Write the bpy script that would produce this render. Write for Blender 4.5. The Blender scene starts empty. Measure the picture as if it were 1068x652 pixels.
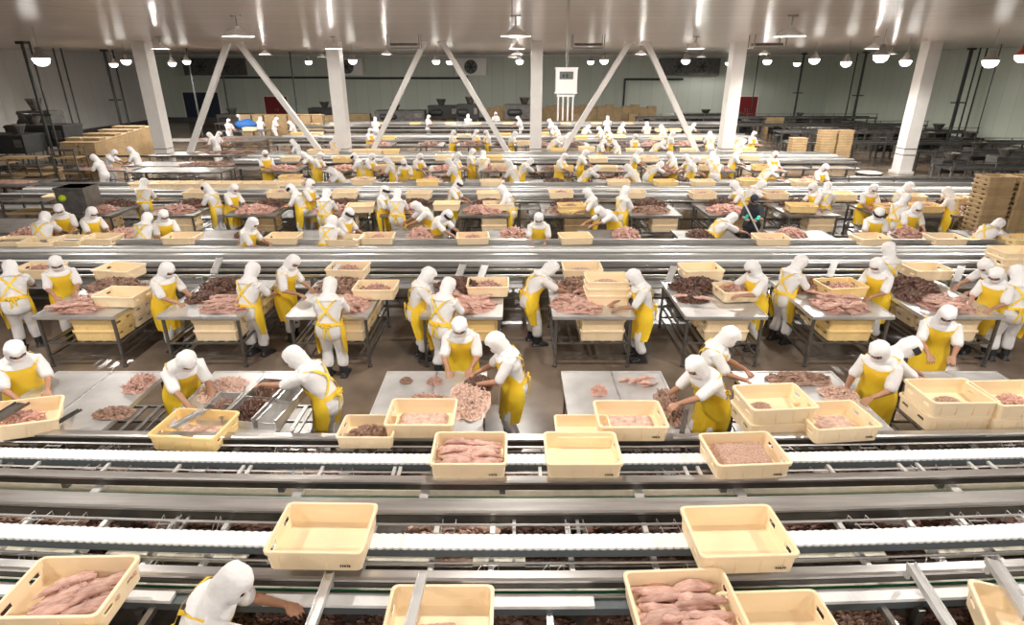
import bpy, math, random
from math import sin, cos, tan, atan, pi, radians, sqrt, hypot
from mathutils import Vector, Matrix, noise

random.seed(7)
scn = bpy.context.scene
COL = scn.collection
# ------------------------------------------------------------------ camera
F, CX, CY, H = 625.0, 534.0, 326.0, 5.0
PITCH = radians(22.3)
CS, SN = cos(PITCH), sin(PITCH)
cd = bpy.data.cameras.new('camera')
cam = bpy.data.objects.new('camera', cd)
COL.objects.link(cam)
cam.location = (0, 0, H)
cam.rotation_euler = (pi/2-PITCH, 0, 0)
cd.sensor_width = 36
cd.lens = 36*F/1068
cd.clip_end = 300
scn.camera = cam

def at(u, v, z=None, y=None):
    """world point seen at photo pixel (u, v) at height z (or at distance y)"""
    a, b = (u-CX)/F, (v-CY)/F
    d = Vector((a, CS - b*SN, -SN - b*CS))
    k = ((z-H)/d.z) if z is not None else y/d.y
    return Vector((d.x*k, d.y*k, H+d.z*k))

def xat(u, y, z):
    return (u-CX)/F*(y*CS+(H-z)*SN)

def bend(x, y):
    """the long conveyors run in a very gentle arc"""
    k = 0.007 if y < 3.8 else 0.007-(y-3.8)*.002
    return y + max(k, 0)*min(x*x, 60)

# ------------------------------------------------------------------ materials
def mat(name, col, rough=.5, metal=0., noise_amt=0., nscale=8., col2=None, bump=0., bscale=40., rand=0., spec=.5, coat=0., emit=None, es=0., stretch=None, trans=0.):
    m = bpy.data.materials.new(name)
    m.use_nodes = True
    nt = m.node_tree
    b = nt.nodes['Principled BSDF']
    b.inputs['Base Color'].default_value = (*col, 1)
    b.inputs['Roughness'].default_value = rough
    b.inputs['Metallic'].default_value = metal
    b.inputs['Specular IOR Level'].default_value = spec
    b.inputs['Coat Weight'].default_value = coat
    b.inputs['Transmission Weight'].default_value = trans
    if emit:
        b.inputs['Emission Color'].default_value = (*emit, 1)
        b.inputs['Emission Strength'].default_value = es
    tc = nt.nodes.new('ShaderNodeTexCoord')
    vec = tc.outputs['Object']
    if stretch:
        mp = nt.nodes.new('ShaderNodeMapping')
        mp.inputs['Scale'].default_value = stretch
        nt.links.new(vec, mp.inputs['Vector'])
        vec = mp.outputs['Vector']
    out = None
    if noise_amt or col2:
        n = nt.nodes.new('ShaderNodeTexNoise')
        n.inputs['Scale'].default_value = nscale
        n.inputs['Detail'].default_value = 4
        nt.links.new(vec, n.inputs['Vector'])
        r = nt.nodes.new('ShaderNodeValToRGB')
        c2 = col2 or tuple(c*(1-noise_amt) for c in col)
        r.color_ramp.elements[0].position = .35
        r.color_ramp.elements[1].position = .65
        r.color_ramp.elements[0].color = (*c2, 1)
        r.color_ramp.elements[1].color = (*col, 1)
        nt.links.new(n.outputs['Fac'], r.inputs['Fac'])
        out = r.outputs['Color']
        nt.links.new(out, b.inputs['Base Color'])
    if rand:
        oi = nt.nodes.new('ShaderNodeObjectInfo')
        hs = nt.nodes.new('ShaderNodeHueSaturation')
        mr = nt.nodes.new('ShaderNodeMapRange')
        mr.inputs['To Min'].default_value = 1-rand
        mr.inputs['To Max'].default_value = 1+rand
        nt.links.new(oi.outputs['Random'], mr.inputs['Value'])
        nt.links.new(mr.outputs['Result'], hs.inputs['Value'])
        if out: nt.links.new(out, hs.inputs['Color'])
        else: hs.inputs['Color'].default_value = (*col, 1)
        nt.links.new(hs.outputs['Color'], b.inputs['Base Color'])
    if bump:
        n2 = nt.nodes.new('ShaderNodeTexNoise')
        n2.inputs['Scale'].default_value = bscale
        n2.inputs['Detail'].default_value = 3
        nt.links.new(vec, n2.inputs['Vector'])
        bp = nt.nodes.new('ShaderNodeBump')
        bp.inputs['Strength'].default_value = bump
        bp.inputs['Distance'].default_value = .02
        nt.links.new(n2.outputs['Fac'], bp.inputs['Height'])
        nt.links.new(bp.outputs['Normal'], b.inputs['Normal'])
    return m

M = {}
M['steel'] = mat('brushed_steel', (.70,.685,.67), .32, .88, .3, 3, bump=.05, bscale=30, stretch=(.3,3,3))
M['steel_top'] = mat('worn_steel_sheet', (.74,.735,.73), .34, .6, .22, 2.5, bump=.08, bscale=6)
M['face_shade'] = mat('rail_face_shade', (.13,.12,.11), .4, .75, .3, 4)  # dark steel tone that paints the shade on the rail front faces
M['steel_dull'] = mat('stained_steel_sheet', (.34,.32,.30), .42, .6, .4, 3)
M['steel_dark'] = mat('dirty_steel', (.22,.2,.18), .45, .7, .5, 5)
M['leg_steel'] = mat('tube_steel', (.27,.26,.25), .35, .8, .3, 6)
M['belt_white'] = mat('white_chain_plastic', (.93,.94,.95), .4, bump=.3, bscale=25)
M['belt_side'] = mat('dark_chain_guide', (.10,.12,.13), .5)
M['green'] = mat('green_wear_strip', (.01,.12,.05), .4)
M['cream_belt'] = mat('cream_belt_plastic', (.96,.90,.74), .5, 0, .12, 9, bump=.2, bscale=50)
M['box'] = mat('cream_crate_plastic', (.99,.80,.54), .42, 0, .04, 3, rand=.04, bump=.04, bscale=8)
M['box_yellow'] = mat('yellow_crate_plastic', (1.0,.74,.34), .42, 0, .06, 3, rand=.05)
M['box_old'] = mat('old_crate_plastic', (.52,.37,.20), .6, 0, .2, 3, rand=.1)
M['stamp'] = mat('stamp_ink', (.12,.11,.10), .6)
M['fish'] = mat('tuna_loin_flesh', (.78,.50,.42), .45, 0, .3, 10, col2=(.52,.29,.23), bump=.5, bscale=30, rand=.18, stretch=(1,3,3))
M['fish_pale'] = mat('pale_tuna_flakes', (.82,.61,.50), .55, 0, .3, 18, col2=(.58,.36,.28), bump=.6, bscale=40)
M['mince'] = mat('tuna_mince', (.66,.44,.34), .75, 0, .3, 40, col2=(.48,.29,.21), bump=1, bscale=60)
M['scrap'] = mat('dark_fish_scrap', (.24,.125,.09), .4, 0, .3, 12, col2=(.07,.035,.025), bump=.5, bscale=30)
M['scrap2'] = mat('brown_fish_scrap', (.48,.31,.23), .45, 0, .3, 12, col2=(.19,.10,.07), bump=.5, bscale=30)
M['cloth'] = mat('white_cotton', (.86,.85,.86), .85, 0, .05, 6, bump=.7, bscale=11)
M['hood'] = mat('white_hood_cloth', (.90,.89,.90), .8, 0, .04, 6, bump=.7, bscale=16)
M['apron'] = mat('yellow_vinyl_apron', (1.0,.72,.055), .34, 0, .1, 4, col2=(1.0,.63,.035), bump=.4, bscale=9)
M['boot'] = mat('black_rubber_boot', (.03,.03,.035), .35)
M['skin'] = mat('brown_skin', (.46,.24,.15), .5, 0, .1, 10)
M['eye'] = mat('dark_eye', (.03,.02,.02), .25)
M['mask'] = mat('white_face_mask', (.80,.76,.77), .8)
M['net'] = mat('black_hair_net', (.035,.03,.04), .8)
M['black_cloth'] = mat('black_uniform', (.025,.027,.04), .8, bump=.3, bscale=14)
M['glove'] = mat('green_rubber_glove', (.02,.42,.33), .35)
M['white_paint'] = mat('white_painted_steel', (.78,.76,.74), .4, 0, .08, 2)
M['enamel'] = mat('white_enamel', (.85,.84,.82), .3)
M['lampmetal'] = mat('lamp_metal', (.3,.29,.27), .4, .6)
M['redmetal'] = mat('red_lamp_cap', (.35,.04,.03), .4)
M['dark'] = mat('dark_machine', (.045,.045,.045), .5, .2, .3, 3)
M['dark2'] = mat('dim_machine_steel', (.16,.155,.15), .5, .4, .4, 4)
M['green_paint'] = mat('green_machine_paint', (.06,.14,.05), .5)
M['pipe'] = mat('black_pipe', (.035,.04,.04), .45)
M['red'] = mat('red_door_paint', (.22,.02,.02), .5)
M['bluedark'] = mat('dark_blue_curtain', (.02,.035,.06), .6)
M['blue'] = mat('blue_tarp', (.02,.13,.42), .6)
M['fan'] = mat('fan_grey', (.10,.11,.11), .5)
M['display'] = mat('grey_display', (.10,.11,.10), .3)
M['bulb'] = mat('lit_lamp_glass', (1,1,1), .4, emit=(1,.97,.90), es=4)
M['bulb2'] = mat('lit_bulb', (1,1,1), .4, emit=(1,.96,.88), es=5)
M['lime'] = mat('lime_tag', (.45,.6,.02), .5)

# ------------------------------------------------------------------ mesh helpers
class MB:
    def __init__(s): s.v, s.f = [], []
    def add(s, vs, fs):
        n = len(s.v)
        s.v += [tuple(p) for p in vs]
        s.f += [tuple(i+n for i in f) for f in fs]
        return s
    def box(s, x0, x1, y0, y1, z0, z1, m=None):
        vs = [(x,y,z) for x in (x0,x1) for y in (y0,y1) for z in (z0,z1)]
        if m is not None: vs = [m @ Vector(p) for p in vs]
        return s.add(vs, [(0,1,3,2),(4,6,7,5),(0,4,5,1),(2,3,7,6),(0,2,6,4),(1,5,7,3)])
    def bar(s, p, q, w, h=None, up=(0,0,1)):
        """rectangular bar from p to q"""
        h = h or w
        p, q = Vector(p), Vector(q)
        d = (q-p).normalized()
        u = Vector(up)
        if abs(d.dot(u)) > .98: u = Vector((0,1,0))
        sd = d.cross(u).normalized(); up2 = sd.cross(d)
        vs = []
        for c in (p, q):
            for a, b in ((-1,-1),(1,-1),(1,1),(-1,1)):
                vs.append(c + sd*a*w/2 + up2*b*h/2)
        return s.add(vs, [(3,2,1,0),(4,5,6,7),(0,1,5,4),(1,2,6,5),(2,3,7,6),(3,0,4,7)])
    def tube(s, pts, rad, seg=10, side=(1,0,0), cap=True, frames=None):
        """loft of ellipses through pts; rad = list of r or (rx, ry)"""
        pts = [Vector(p) for p in pts]
        n = len(pts)
        rs = [(r, r) if not isinstance(r, (tuple, list)) else r for r in rad]
        P, R, D = [], [], []
        dirs = []
        for i in range(n):
            a = pts[max(i-1,0)]; b = pts[min(i+1,n-1)]
            dirs.append((b-a).normalized())
        if cap:
            for t in (1.0, .8, .45):
                P.append(pts[0]-dirs[0]*t*min(rs[0])*.9); k = sqrt(max(1-t*t, .0025)); R.append((rs[0][0]*k, rs[0][1]*k)); D.append(dirs[0])
        for i in range(n): P.append(pts[i]); R.append(rs[i]); D.append(dirs[i])
        if cap:
            for t in (.45, .8, 1.0):
                P.append(pts[-1]+dirs[-1]*t*min(rs[-1])*.9); k = sqrt(max(1-t*t, .0025)); R.append((rs[-1][0]*k, rs[-1][1]*k)); D.append(dirs[-1])
        vs = []
        for p, r, d in zip(P, R, D):
            sd = Vector(side); sd = sd - d*sd.dot(d)
            if sd.length < .05: sd = Vector((0,1,0)) - d*d.y
            sd.normalize(); up = d.cross(sd)
            for k in range(seg):
                a = 2*pi*k/seg
                vs.append(p + sd*cos(a)*r[0] + up*sin(a)*r[1])
        fs = []
        m = len(P)
        for i in range(m-1):
            for k in range(seg):
                k2 = (k+1) % seg
                fs.append((i*seg+k, i*seg+k2, (i+1)*seg+k2, (i+1)*seg+k))
        fs.append(tuple(range(seg-1, -1, -1)))
        fs.append(tuple((m-1)*seg+k for k in range(seg)))
        return s.add(vs, fs)
    def ell(s, c, r, mx=None, nu=16, nv=10):
        c = Vector(c)
        vs, fs = [], []
        for i in range(nv+1):
            th = pi*i/nv
            for j in range(nu):
                ph = 2*pi*j/nu
                p = Vector((r[0]*sin(th)*cos(ph), r[1]*sin(th)*sin(ph), r[2]*cos(th)))
                vs.append(c + ((mx @ p) if mx is not None else p))
        for i in range(nv):
            for j in range(nu):
                j2 = (j+1) % nu
                fs.append((i*nu+j, (i+1)*nu+j, (i+1)*nu+j2, i*nu+j2))
        return s.add(vs, fs)
    def lathe(s, prof, seg=20, c=(0,0,0), cap=False):
        vs, fs = [], []
        for r, z in prof:
            for k in range(seg):
                a = 2*pi*k/seg
                vs.append((c[0]+r*cos(a), c[1]+r*sin(a), c[2]+z))
        for i in range(len(prof)-1):
            for k in range(seg):
                k2 = (k+1) % seg
                fs.append((i*seg+k, i*seg+k2, (i+1)*seg+k2, (i+1)*seg+k))
        if cap:
            fs.append(tuple(range(seg-1,-1,-1)))
            fs.append(tuple((len(prof)-1)*seg+k for k in range(seg)))
        return s.add(vs, fs)
    def sweep(s, prof, xs, cy, b=True):
        """closed profile of (dy, z) swept along x at distance cy (gently bent)"""
        vs, fs = [], []
        n = len(prof)
        for x in xs:
            yy = bend(x, cy) if b else cy
            for dy, z in prof: vs.append((x, yy+dy, z))
        for i in range(len(xs)-1):
            for k in range(n):
                k2 = (k+1) % n
                fs.append((i*n+k, (i+1)*n+k, (i+1)*n+k2, i*n+k2))
        fs.append(tuple(range(n)))
        fs.append(tuple((len(xs)-1)*n+k for k in range(n-1,-1,-1)))
        return s.add(vs, fs)
    def mesh(s, name, m, smooth=False):
        me = bpy.data.meshes.new(name)
        me.from_pydata(s.v, [], s.f)
        me.validate()
        me.update()
        if isinstance(m, (list, tuple)):
            for k in m: me.materials.append(k)
        else: me.materials.append(m)
        if smooth: me.polygons.foreach_set('use_smooth', [True]*len(me.polygons))
        return me
    def obj(s, name, m, parent=None, smooth=False, loc=None, rz=0):
        return link(name, s.mesh(name, m, smooth), parent, loc, rz)

def link(name, me, parent=None, loc=None, rz=0):
    o = bpy.data.objects.new(name, me)
    COL.objects.link(o)
    if parent is not None: o.parent = parent
    if loc is not None: o.location = loc
    if rz: o.rotation_euler = (0, 0, rz)
    return o

def empty(name, loc=(0,0,0), rz=0):
    return link(name, None, None, loc, rz)

def tag(o, label=None, cat=None, group=None, kind=None):
    if label: o['label'] = label
    if cat: o['category'] = cat
    if group: o['group'] = group
    if kind: o['kind'] = kind
    return o

def copy_tree(o, parent=None):
    c = o.copy()
    COL.objects.link(c)
    c.parent = parent
    for ch in list(o.children): copy_tree(ch, c)
    return c

def remesh(mb, name, m, vox, smooth=2, fac=.5):
    me = mb.mesh(name+'_src', m)
    o = bpy.data.objects.new('tmp', me)
    COL.objects.link(o)
    r = o.modifiers.new('r', 'REMESH'); r.mode = 'VOXEL'; r.voxel_size = vox; r.use_smooth_shade = True
    if smooth:
        sm = o.modifiers.new('s', 'SMOOTH'); sm.iterations = smooth; sm.factor = fac
    dg = bpy.context.evaluated_depsgraph_get()
    me2 = bpy.data.meshes.new_from_object(o.evaluated_get(dg))
    me2.name = name
    if not me2.materials: me2.materials.append(m)
    COL.objects.unlink(o)
    bpy.data.objects.remove(o)
    bpy.data.meshes.remove(me)
    return me2

ORD = ['first','second','third','fourth','fifth','sixth','seventh','eighth','ninth','tenth','eleventh','twelfth','thirteenth','fourteenth','fifteenth','sixteenth','seventeenth','eighteenth','nineteenth','twentieth']
def ordn(n):
    if n <= 20: return ORD[n-1]
    return {2:'twenty',3:'thirty',4:'forty',5:'fifty'}[n//10] + '-' + ORD[n % 10 - 1] if n % 10 else {3:'thirtieth',4:'fortieth',5:'fiftieth'}[n//10]
REG = []     # (object, row key, phrase, u) -> ordinal labels at the end
def reg(o, row, phrase, u): REG.append((o, row, phrase, u))
def finish_labels():
    rows = {}
    for r in REG: rows.setdefault(r[1], []).append(r)
    for key, rs in rows.items():
        rs.sort(key=lambda r: r[3])
        for i, (o, k, ph, u) in enumerate(rs):
            if len(rs) == 1: o['label'] = f'{ph}, {k}'
            elif i == 0: o['label'] = f'{ph}, leftmost {k}'
            elif i == len(rs)-1: o['label'] = f'{ph}, rightmost {k}'
            else: o['label'] = f'{ph}, {ordn(i+1)} from left {k}'

# ------------------------------------------------------------------ the room
CEIL, BACK, XL, XR = 6.1, 62.0, -34.5, 30.8
def struct(name, mb, m, **k):
    o = mb.obj(name, m, **k)
    o['kind'] = 'structure'
    return o
def floor_mat():
    m = mat('wet_concrete_floor', (.31,.24,.185), .24, 0, .5, .7, col2=(.13,.10,.075), bump=.08, bscale=5)
    return m
def ceiling_mat():
    m = bpy.data.materials.new('glossy_ceiling_panels'); m.use_nodes = True
    nt = m.node_tree; b = nt.nodes['Principled BSDF']
    b.inputs['Roughness'].default_value = .24; b.inputs['Specular IOR Level'].default_value = .3
    tc = nt.nodes.new('ShaderNodeTexCoord')
    br = nt.nodes.new('ShaderNodeTexBrick')
    br.offset = 0
    br.inputs['Scale'].default_value = 1
    br.inputs['Brick Width'].default_value = 9.0
    br.inputs['Row Height'].default_value = 1.2
    br.inputs['Mortar Size'].default_value = .012
    br.inputs['Color1'].default_value = (.70,.63,.59,1)
    br.inputs['Color2'].default_value = (.73,.66,.62,1)
    br.inputs['Mortar'].default_value = (.30,.27,.25,1)
    nt.links.new(tc.outputs['Object'], br.inputs['Vector'])
    nt.links.new(br.outputs['Color'], b.inputs['Base Color'])
    n = nt.nodes.new('ShaderNodeTexNoise'); n.inputs['Scale'].default_value = 1.6
    mp = nt.nodes.new('ShaderNodeMapping'); mp.inputs['Scale'].default_value = (.35,2.2,1)
    nt.links.new(tc.outputs['Object'], mp.inputs['Vector']); nt.links.new(mp.outputs['Vector'], n.inputs['Vector'])
    bp = nt.nodes.new('ShaderNodeBump'); bp.inputs['Strength'].default_value = .35; bp.inputs['Distance'].default_value = .012
    nt.links.new(n.outputs['Fac'], bp.inputs['Height']); nt.links.new(bp.outputs['Normal'], b.inputs['Normal'])
    return m
def wall_mat(name, c1, c2):
    m = bpy.data.materials.new(name); m.use_nodes = True
    nt = m.node_tree; b = nt.nodes['Principled BSDF']
    b.inputs['Roughness'].default_value = .4
    tc = nt.nodes.new('ShaderNodeTexCoord')
    br = nt.nodes.new('ShaderNodeTexBrick'); br.offset = 0
    br.inputs['Scale'].default_value = 1
    br.inputs['Brick Width'].default_value = 1.2
    br.inputs['Row Height'].default_value = 30
    br.inputs['Mortar Size'].default_value = .01
    br.inputs['Color1'].default_value = (*c1, 1); br.inputs['Color2'].default_value = (*c2, 1)
    br.inputs['Mortar'].default_value = tuple(c*.6 for c in c1)+(1,)
    sp = nt.nodes.new('ShaderNodeSeparateXYZ'); cb = nt.nodes.new('ShaderNodeCombineXYZ')
    ad = nt.nodes.new('ShaderNodeMath'); ad.operation = 'ADD'
    nt.links.new(tc.outputs['Object'], sp.inputs[0])
    nt.links.new(sp.outputs['X'], ad.inputs[0]); nt.links.new(sp.outputs['Y'], ad.inputs[1])
    nt.links.new(ad.outputs[0], cb.inputs['X']); nt.links.new(sp.outputs['Z'], cb.inputs['Y'])
    nt.links.new(cb.outputs[0], br.inputs['Vector'])
    nt.links.new(br.outputs['Color'], b.inputs['Base Color'])
    return m
struct('floor', MB().box(XL-.2, XR+.2, -8, BACK+.2, -.2, 0), floor_mat())
struct('ceiling', MB().box(XL-.2, XR+.2, -8, BACK+.2, CEIL, CEIL+.2), ceiling_mat())
struct('wall_back', MB().box(XL-.2, XR+.2, BACK, BACK+.2, 0, CEIL), wall_mat('grey_green_wall_panels', (.56,.62,.55), (.60,.66,.59)))
struct('wall_left', MB().box(XL-.2, XL, -8, BACK, 0, CEIL), wall_mat('grey_wall_panels', (.70,.70,.67), (.73,.73,.70)))
struct('wall_right', MB().box(XR, XR+.2, -8, BACK, 0, CEIL), wall_mat('grey_wall_panels_right', (.60,.66,.57), (.63,.69,.60)))
struct('baseboard_right', MB().box(XR-.35, XR, 8, BACK, 0, .55), M['dark2'])
struct('baseboard_left', MB().box(XL, XL+.3, 8, BACK, 0, .35), M['dark2'])
struct('baseboard_back', MB().box(XL, XR, BACK-.25, BACK, 0, .4), M['dark2'])
struct('trim_1', MB().box(XL, XR, BACK-.12, BACK, CEIL-.18, CEIL), M['white_paint'])
# doors in the back wall
def door(name, u, w, h, m, win=False, hm=None):
    x = xat(u, BACK, 1.2)
    d = struct(name, MB().box(x-w/2, x+w/2, BACK-.08, BACK-.02, 0, h), m)
    fr = MB()
    fr.box(x-w/2-.12, x-w/2, BACK-.12, BACK-.01, 0, h+.12); fr.box(x+w/2, x+w/2+.12, BACK-.12, BACK-.01, 0, h+.12); fr.box(x-w/2, x+w/2, BACK-.12, BACK-.01, h, h+.12)
    fr.obj('door_frame', M['white_paint'], d)
    for s in (-1, 1):
        MB().box(x+s*.12-.03, x+s*.12+.03, BACK-.16, BACK-.08, .95, 1.25).obj('door_handle', M['lampmetal'], d)
    return d
door('door_1', 289, 2.2, 2.3, M['red'])
door('door_2', 778, 2.0, 2.3, M['red'])
door('door_3', 212, 3.4, 2.7, M['bluedark'])

# ------------------------------------------------------------------ columns and braces
YC = 31.0
def column(u, w, label):
    x = xat(u, YC, 3)
    t = empty('support_column', (x, YC, 0))
    tag(t, label, 'column', 'white columns across the hall')
    MB().box(-w/2, w/2, -.35, .35, 0, CEIL).obj('shaft', M['white_paint'], t)
    MB().box(-w/2-.08, w/2+.08, -.43, .43, 0, .12).obj('base_plate', M['white_paint'], t)
    for zz in (.9, 1.2):
        MB().box(-w/2-.02, w/2+.02, -.37, .37, zz, zz+.04).obj('band', M['lampmetal'], t)
    return t
cols = [column(162.5, .62, 'white square column, leftmost in the hall'),
        column(355, .6, 'white square column, second from left in the hall'),
        column(559, .55, 'white square column in the middle beside the hanging box'),
        column(761.5, .6, 'white square column, fourth from left in the hall'),
        column(955, .62, 'white square column, rightmost, by the dark machines')]
def brace(u0, u1, v1, label):
    p = Vector((xat(u0, YC, CEIL), YC, CEIL)); q = Vector((xat(u1, YC, 1.0), YC, 1.0))
    q = p + (q-p)*1.18
    if q.z < 0: q = p + (q-p)*(p.z/(p.z-q.z))
    t = empty('diagonal_brace', (q.x, q.y, q.z))
    tag(t, label, 'brace', 'white diagonal braces between the columns')
    MB().bar(p-q, (0,0,0), .24, .24, up=(0,1,0)).obj('strut', M['white_paint'], t)
    MB().box(-.25, .25, -.2, .2, -q.z, -q.z+.1).obj('foot_plate', M['lampmetal'], t)
    if q.z > .12: MB().bar((0,0,0), (0,0,-q.z+.1), .2, .2, up=(0,1,0)).obj('post', M['white_paint'], t)
    MB().box(p.x-q.x-.2, p.x-q.x+.2, -.2, .2, p.z-q.z-.06, p.z-q.z).obj('head_plate', M['white_paint'], t)
brace(238, 198, 160, 'white diagonal brace leaning right at its top beside the leftmost column')
brace(248, 335, 160, 'white diagonal brace running down right to the second column from left')
brace(443, 388, 160, 'white diagonal brace rising right from the second column from left')
brace(461, 530, 160, 'white diagonal brace running down right to the middle column')
brace(657, 586, 160, 'white diagonal brace rising right from the middle column')
brace(674, 727, 160, 'white diagonal brace running down right to the fourth column from left')

# ------------------------------------------------------------------ lamps
def light(x, y, z, power, size=.07, col=(1,.95,.88), spot=False):
    l = bpy.data.lights.new('lamp_light', 'SPOT' if spot else 'POINT')
    if spot: l.spot_size = radians(168); l.spot_blend = .25
    l.shadow_soft_size = size; l.energy = power; l.color = col
    o = bpy.data.objects.new('lamp_light', l)
    COL.objects.link(o)
    o.location = (x, y, z)
    return o
cone = MB().lathe([(.05,.22),(.08,.18),(.12,.15),(.35,.01),(.355,0),(.34,0),(.11,.135),(.05,.17)], 24)
cone_me = cone.mesh('shade', M['enamel'], True)
stem_me = MB().tube([(0,0,.2),(0,0,.45)], [.018,.018], 6, cap=False).tube([(-.1,0,.44),(.1,0,.44)], [.03,.03], 6).mesh('stem', M['lampmetal'])
bulb_me = MB().ell((0,0,.12), (.08,.08,.05)).mesh('bulb', M['bulb2'], True)
LIGHTS = []
def pendant(x, y, u, row):
    t = empty('pendant_lamp', (x, y, 5.65)); t['category'] = 'lamp'; t['group'] = 'conical white pendant lamps'
    s_ = link('shade', cone_me, t); link('stem', stem_me, t); link('bulb', bulb_me, s_)
    reg(t, row, 'white conical pendant lamp on a short stem', u)
    light(x, y, 5.69, PW)
PW = 260
dome_me = MB().lathe([(.22,.0),(.19,-.10),(.10,-.17),(.0,-.18)], 20).lathe([(.22,0),(.23,.03),(.1,.06),(.0,.06)], 20).mesh('glass_dome', M['bulb'], True)
cap_me = MB().lathe([(.235,.04),(.19,.12),(.11,.20),(.08,.34),(.0,.34)], 18).mesh('housing', M['lampmetal'], True)
capr_me = MB().lathe([(.235,.04),(.19,.12),(.11,.20),(.08,.34),(.0,.34)], 18).mesh('housing', M['redmetal'], True)
rod_me = MB().tube([(0,0,.34),(0,0,.93)], [.012,.012], 6, cap=False).mesh('rod', M['lampmetal'])
HB = 320
def highbay(u, v, w, red=False):
    y = min(max(.52*F/w/.93, 13), 57)
    # bright glass about v
    z = at(u, v, y=y).z
    z = min(z, 5.2)
    p = Vector((xat(u, y, z), y, z))
    t = empty('hanging_bowl_lamp', (p.x, y, z+.1)); t['category'] = 'lamp'; t['group'] = 'lit high bay lamps'
    h_ = link('housing', capr_me if red else cap_me, t); link('glass_dome', dome_me, h_)
    r = link('rod', rod_me, t); r.scale.z = 1; 
    r.scale = (1,1,(CEIL-z-.1)/.93)
    reg(t, 'of the lit high bay lamps', 'glowing bowl lamp' + (' with red housing' if red else '') + ' hanging from ceiling', u)
    light(p.x, y, z-.12, HB, .12, spot=True)
for u, v, w in [(44,66,18),(119,69,9),(132,66,11),(180,68,9),(195,66,9),(322,66,8),(368,63,10),(455,64,9),(469,64,8),(542,63,9),(616,65,8),(630,64,10),(715,64,10),(759,66,6),(800,66,10),(831,68,8),(849,65,12),(882,68,12),(918,62,17),(944,67,13),(1032,68,17)]:
    highbay(u, v, w)
highbay(1066, 62, 17, True)
for x in (-6.35, .09, 6.45): pendant(x, 15.3, x, 'in the nearest lamp row')
for x in (-13.8, -7.0, .2, 7.2, 14.2): pendant(x, 25.7, x, 'in the second lamp row')
for x in (-21, -14.0, -7.1, .3, 7.3, 14.3, 21.5): pendant(x, 37.0, x, 'in the third lamp row')
for x in (-14, 0, 14): pendant(x, 48, x, 'in the farthest lamp row')
# the same pendant rows carry on over and behind the camera
for y in (6.2, -1.5):
    for x in (-12.8, -6.35, .09, 6.45, 12.8): pendant(x, y, x, 'above the front conveyors' if y > 0 else 'behind the viewer')

# ------------------------------------------------------------------ fish boxes
def box_mesh(name, m, L=.80, W=.60, Hh=.20, slots=True):
    """open plastic crate: rounded corners, flanged rim, hand slots, ribbed base"""
    def ring(l, w, r, z):
        pts = []
        # straight sides carry extra points so that slots fall between them
        cs = [(l/2-r, w/2-r, 0), (-l/2+r, w/2-r, pi/2), (-l/2+r, -w/2+r, pi), (l/2-r, -w/2+r, 3*pi/2)]
        for k, (cx, cy, a0) in enumerate(cs):
            for i in range(4):
                a = a0 + pi/2*i/3
                pts.append((cx+r*cos(a), cy+r*sin(a), z))
            n = cs[(k+1) % 4]
            horiz = (k % 2 == 0)
            if horiz:   # along x
                y = cy + r*(1 if k == 0 else -1)
                sgn = -1 if k == 0 else 1
                for t in (-.22, -.10, .10, .22): pts.append((-sgn*t if False else sgn*t, y, z))
            else:
                x = cx + r*(-1 if k == 1 else 1)
                sgn = -1 if k == 1 else 1
                for t in (-.2, -.09, .09, .2): pts.append((x, sgn*t, z))
        return pts
    lv = [(L-.06, W-.06, .04, 0), (L-.045, W-.045, .045, .09), (L-.04, W-.04, .045, .125), (L-.035, W-.035, .045, Hh-.035),
          (L-.005, W-.005, .05, Hh-.035), (L, W, .05, Hh-.006), (L-.008, W-.008, .05, Hh),
          (L-.055, W-.055, .04, Hh), (L-.062, W-.062, .04, .125+.02), (L-.068, W-.068, .04, .09), (L-.09, W-.09, .035, .016)]
    rings = [ring(*a) for a in lv]
    n = len(rings[0])
    vs = [p for r in rings for p in r]
    fs = []
    holes = []
    for i in range(len(rings)-1):
        for k in range(n):
            k2 = (k+1) % n
            seg, pos = divmod(k, 8)
            slot = slots and ((seg % 2 == 1 and pos in (4, 6)) or (seg % 2 == 0 and pos in (4, 6) and False))
            if slot and i in (1, 8): holes.append((i, k, k2)); continue
            fs.append((i*n+k, i*n+k2, (i+1)*n+k2, (i+1)*n+k))
    hk = sorted(set((k, k2) for i, k, k2 in holes))
    for k, k2 in hk:
        a = [n*1+k, n*1+k2, n*2+k2, n*2+k]; b = [n*9+k, n*9+k2, n*8+k2, n*8+k]
        for j in range(4):
            j2 = (j+1) % 4
            fs.append((a[j], b[j], b[j2], a[j2]))
    fs.append(tuple(range(n-1,-1,-1)))
    fs.append(tuple((len(rings)-1)*n+k for k in range(n)))
    mb = MB().add(vs, fs)
    # ribs outside under the flange
    for x in (-.28, -.1, .1, .28):
        for s in (-1, 1): mb.box(x-.005, x+.005, s*(W/2-.0195)-.006, s*(W/2-.0195)+.006, .03, Hh-.03)
    me = mb.mesh(name, m)
    for p in me.polygons: p.use_smooth = False
    return me
BOX = box_mesh('fish_box', M['box'])
BOXY = box_mesh('fish_box', M['box_yellow'])
BOXO = box_mesh('fish_box', M['box_old'])
stamp_mb = MB()
for i, (x, w, h) in enumerate([(0,.012,.022),(.018,.01,.022),(.034,.014,.022),(.055,.01,.022),(.07,.013,.022)]):
    stamp_mb.box(.21+x, .21+x+w, -.2935, -.291, .055, .055+h)
    if i % 2: stamp_mb.box(.21+x, .21+x+.02, -.2935, -.291, .064, .069)
STAMP = stamp_mb.mesh('stamp', M['stamp'])
NBOX = [0]
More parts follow.
